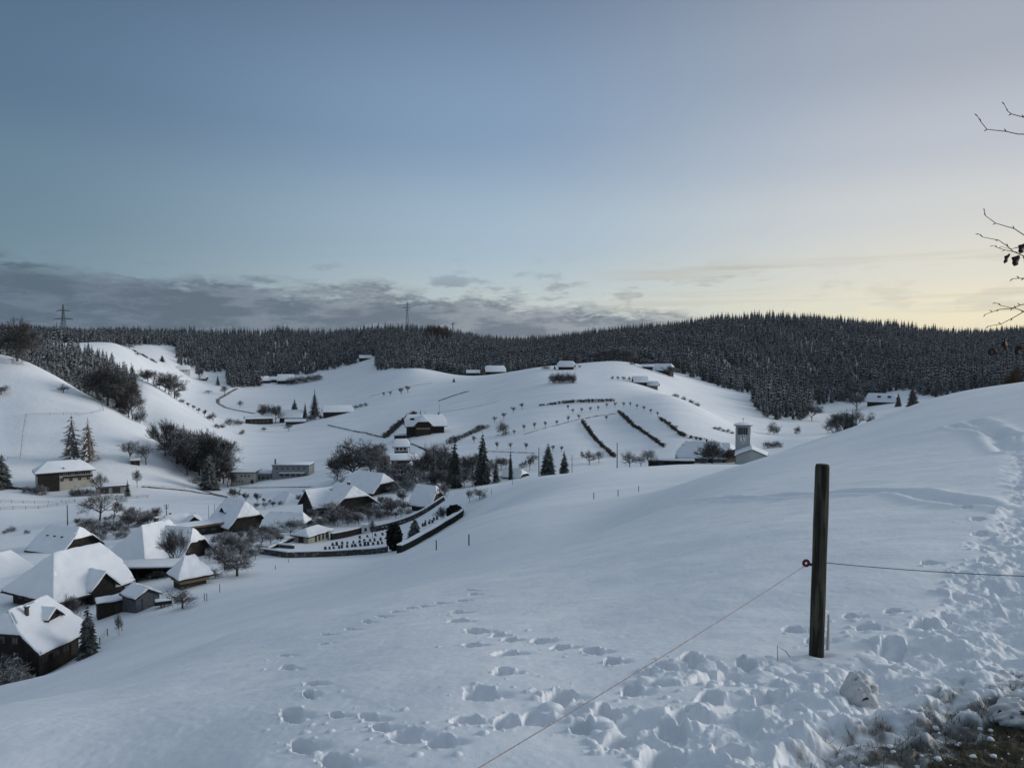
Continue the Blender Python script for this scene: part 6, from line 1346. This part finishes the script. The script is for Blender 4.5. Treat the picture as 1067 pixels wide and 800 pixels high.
# ---- grass tufts and crumbs in the bare corner
ii, jj = np.where((soil[:near] > .5) & (GY[:near] > .4) & (np.abs(GA)[None] < R(40)) & (GR[:near, None] < 8)); r_ = np.random.default_rng(2)
if len(ii):
    wgt = GR[ii]**2; pk = r_.choice(len(ii), 5200, p=wgt/wgt.sum()); X0 = GX[ii[pk], jj[pk]]+r_.normal(0, .004, 5200); Y0 = GY[ii[pk], jj[pk]]+r_.normal(0, .004, 5200); Z0_ = GZ[ii[pk], jj[pk]]
    n = len(X0); a = r_.uniform(0, 6.28, n); h = r_.uniform(.008, .04, n); lean = r_.uniform(.2, 1.6, n)*h
    base = np.c_[X0, Y0, Z0_-.003]; side = np.c_[-np.sin(a), np.cos(a), 0*a]*.0016; tip = base+np.c_[np.cos(a)*lean, np.sin(a)*lean, h]
    co_ = np.stack([base-side, base+side, tip], 1).reshape(-1, 3); gr = obj('grass', mesh_np('grass', co_, tris=np.arange(3*n).reshape(-1, 3)), material('winter_grass', (.035, .035, .012), .8, noise=(14, (.09, .07, .03), .45, .6)))
    tag(gr, 'flattened dead winter grass on the bare ground in the lower right corner', 'grass', kind='stuff')
    near_s = np.where((soil[:near] > .08) & (GY[:near] > .4) & (np.abs(GA)[None] < R(40)) & (GR[:near, None] < 8)); wgt = GR[near_s[0]]**2; pk = r_.choice(len(near_s[0]), 420, p=wgt/wgt.sum())
    bm = bmesh.new(); bmesh.ops.create_icosphere(bm, subdivisions=2, radius=1); V = np.array([v.co for v in bm.verts]); F = np.array([[v.index for v in f.verts] for f in bm.faces]); bm.free(); n = len(pk)
    s_ = .002+.013*r_.random(n)**3.0; c_ = np.c_[GX[near_s[0][pk], near_s[1][pk]], GY[near_s[0][pk], near_s[1][pk]], GZ[near_s[0][pk], near_s[1][pk]]+s_*.25]
    jit = 1+.35*(r_.random((n, len(V)))-.5); co_ = (V[None]*jit[..., None]*s_[:, None, None]*np.array([1, 1, .75])+c_[:, None]).reshape(-1, 3); F_ = (F[None]+(np.arange(n)*len(V))[:, None, None]).reshape(-1, 3)
    sc = obj('snow_crumbs', mesh_np('snow_crumbs', co_, tris=F_, smooth=True), sm); tag(sc, 'loose snow crumbs scattered over the bare soil in the lower right corner', 'snow', kind='stuff')
# ---- the young beech whose twigs reach in from the right
M_beech = material('beech_bark', (0.035, 0.03, 0.028), .8); M_leaf = material('dry_beech_leaf', (0.030, 0.011, 0.007), .7)
YB = 2.9; bx_, by_ = (1290-533.5)/F_PX*YB, YB
bt = thing('beech_tree', 'bare beech twigs with a few dead leaves reaching in from the right edge', 'tree', (bx_, by_, zfull(bx_, by_)))
bo = Vector(bt.location)
trunk_pts = [Vector((0, 0, -.2)), Vector((.02, .02, .9)), Vector((-.01, 0, 2.0)), Vector((.04, .03, 3.1))]
m = MB(); m.tube(trunk_pts, [.05, .042, .03, .012], 10); m.build('trunk', M_beech, bt, smooth=True)
def twig(pts, z_at, r0=.0018, dep=(0, 0), buds=True, parent=bt, root=True):
    P = [on_ray(a, b, YB+dep[0]+(dep[1]-dep[0])*k/(len(pts)-1)) for k, (a, b) in enumerate(pts)]; P = [p-bo for p in P]
    if root: z_at = P[-1].z-.22; P += [P[-1]+(Vector((0, 0, z_at))-P[-1])*.5+Vector((0, 0, .03)), Vector((0, .0, z_at))]
    n = len(P); rad = [r0*(.55+.9*k/n) for k in range(n)]; 
    if root: rad[-1] = r0*4; rad[-2] = r0*2.4
    m = MB(); m.tube(P, rad, 5)
    if buds:
        for k in range(min(len(pts)-1, 4)):
            d = (P[k]-P[k+1]).normalized(); up = Vector((0, 0, 1)) if k % 2 else Vector((.2, 0, -.6)); q0 = P[k]; q1 = q0+(d*.5+up*.5).normalized()*.014
            m.tube([q0, q0.lerp(q1, .5), q1], [r0*.7, r0*1.1, r0*.2], 5)
    return m.build('branch', M_beech, parent, smooth=True)
z1_ = .45
twig([(1018.4,121),(1022,127),(1028.4,135),(1048.5,137.2),(1061,140),(1067,140),(1100,146)], 1.15-0, .0019)
twig([(1046.5,109),(1050,116),(1054,119),(1067,122.5),(1100,130)], 1.2, .0018)
twig([(1025.8,220.5),(1027,225),(1037.6,232.7),(1056.9,238.4),(1067,245),(1095,262)], .8, .0018)
twig([(1020,244),(1023.6,247),(1040.7,250.4),(1050.3,257),(1055.6,262),(1067,267),(1100,276)], .7, .0018)
twig([(1035,256),(1039,258),(1047,260.6),(1060,263)], 0, .0013, root=False); twig([(1043.7,257),(1053,259.5),(1061,258),(1066,262)], 0, .0012, root=False)
twig([(1055,290.5),(1062,290),(1067,290),(1100,292)], .6, .0020)
twig([(1037.7,315.6),(1042.7,318.4),(1055,321),(1063,317.9),(1067,317),(1100,312)], .5, .0016)
twig([(1027,327.4),(1034,325),(1041,322.4),(1058.5,321.2),(1067,324.6),(1100,330)], .45, .0016)
twig([(1029.8,339.8),(1043,337.6),(1055,331.4),(1066.3,325),(1100,306)], .5, .0018)
twig([(1030,364),(1046,353),(1062,359),(1085,352)], .3, .0011, buds=False)
def leaf(px, py, wpx, hpx, ang, tilt=.4):
    c = on_ray(px, py, YB)-bo; s_ = YB/F_PX; w, h = wpx*s_/2, hpx*s_/2; n = 8; vs_ = []; fs = []
    for k in range(n+1):
        t_ = -1+2*k/n; ww = w*math.sin(math.pi*(k+.15)/(n+.3))**.8*(1+.12*math.sin(k*5.1)); vs_ += [(-ww, math.sin(k*1.7)*.003+ww*.35, t_*h), (0, 0, t_*h), (ww, math.cos(k*1.3)*.003+ww*.25, t_*h)]
    for k in range(n): a = 3*k; fs += [(a, a+1, a+4, a+3), (a+1, a+2, a+5, a+4)]
    o = obj('leaf', mesh_np('leaf', vs_, faces=fs, smooth=True), M_leaf, bt, loc=c); o.rotation_euler = (tilt*.3, ang, tilt); so = o.modifiers.new('thickness', 'SOLIDIFY'); so.thickness = .0006
for l_ in ((1049.4,269.5,5.5,12,.5),(1059.5,271.7,10.5,12.5,.45),(1065.5,259,9,12,.5),(1071,270,9,11,.3),(1034.3,366.8,8.5,12,1.4),(1047.8,358.4,7.5,13,-.4),(1062,365,9,12,.8),(1075,360,9,12,.2)): leaf(*l_)

rb_ = random.Random(3)                       # the rest of the crown, on the side away from the view
for k in range(16):
    z0_ = 1.1+k*.125; a_ = rb_.uniform(-1.3, 1.5); p = Vector((0, 0, z0_)); d = Vector((math.cos(a_), math.sin(a_), .45)).normalized(); P = [p]; L_ = rb_.uniform(.5, 1.0)*(1.15-k*.03)
    for j in range(5): d = (d+Vector((rb_.gauss(0, .12), rb_.gauss(0, .12), rb_.gauss(.03, .1)))).normalized(); p = p+d*L_/5; P.append(p)
    m = MB(); m.tube(P, [.010, .007, .005, .004, .003, .0015], 5)
    for j in range(1, 5):
        e = (d+Vector((rb_.gauss(0, .6), rb_.gauss(0, .6), rb_.gauss(.1, .4)))).normalized(); q_ = P[j]+e*.22*L_; m.tube([P[j], P[j].lerp(q_, .5)+Vector((0, 0, .01)), q_], [.003, .0025, .001], 4)
    m.build('branch', M_beech, bt, smooth=True)
# ================================================================ thin winter haze filling the valley
hz = MB(); hz.box(-3800, 3800, -3800, 3800, float(GZ.min())-1.0, 125.0)
hm = bpy.data.materials.new('haze'); hm.use_nodes = True; ht = hm.node_tree; ht.nodes.clear()
hv = ht.nodes.new('ShaderNodeVolumePrincipled'); hv.inputs['Color'].default_value = (.80, .88, 1.0, 1); hv.inputs['Density'].default_value = 0.00003; hv.inputs['Anisotropy'].default_value = 0.2
ho = ht.nodes.new('ShaderNodeOutputMaterial'); ht.links.new(hv.outputs[0], ho.inputs['Volume'])
hzo = hz.build('haze', hm); tag(hzo, 'thin bluish winter haze filling the valley air', 'haze', kind='stuff')
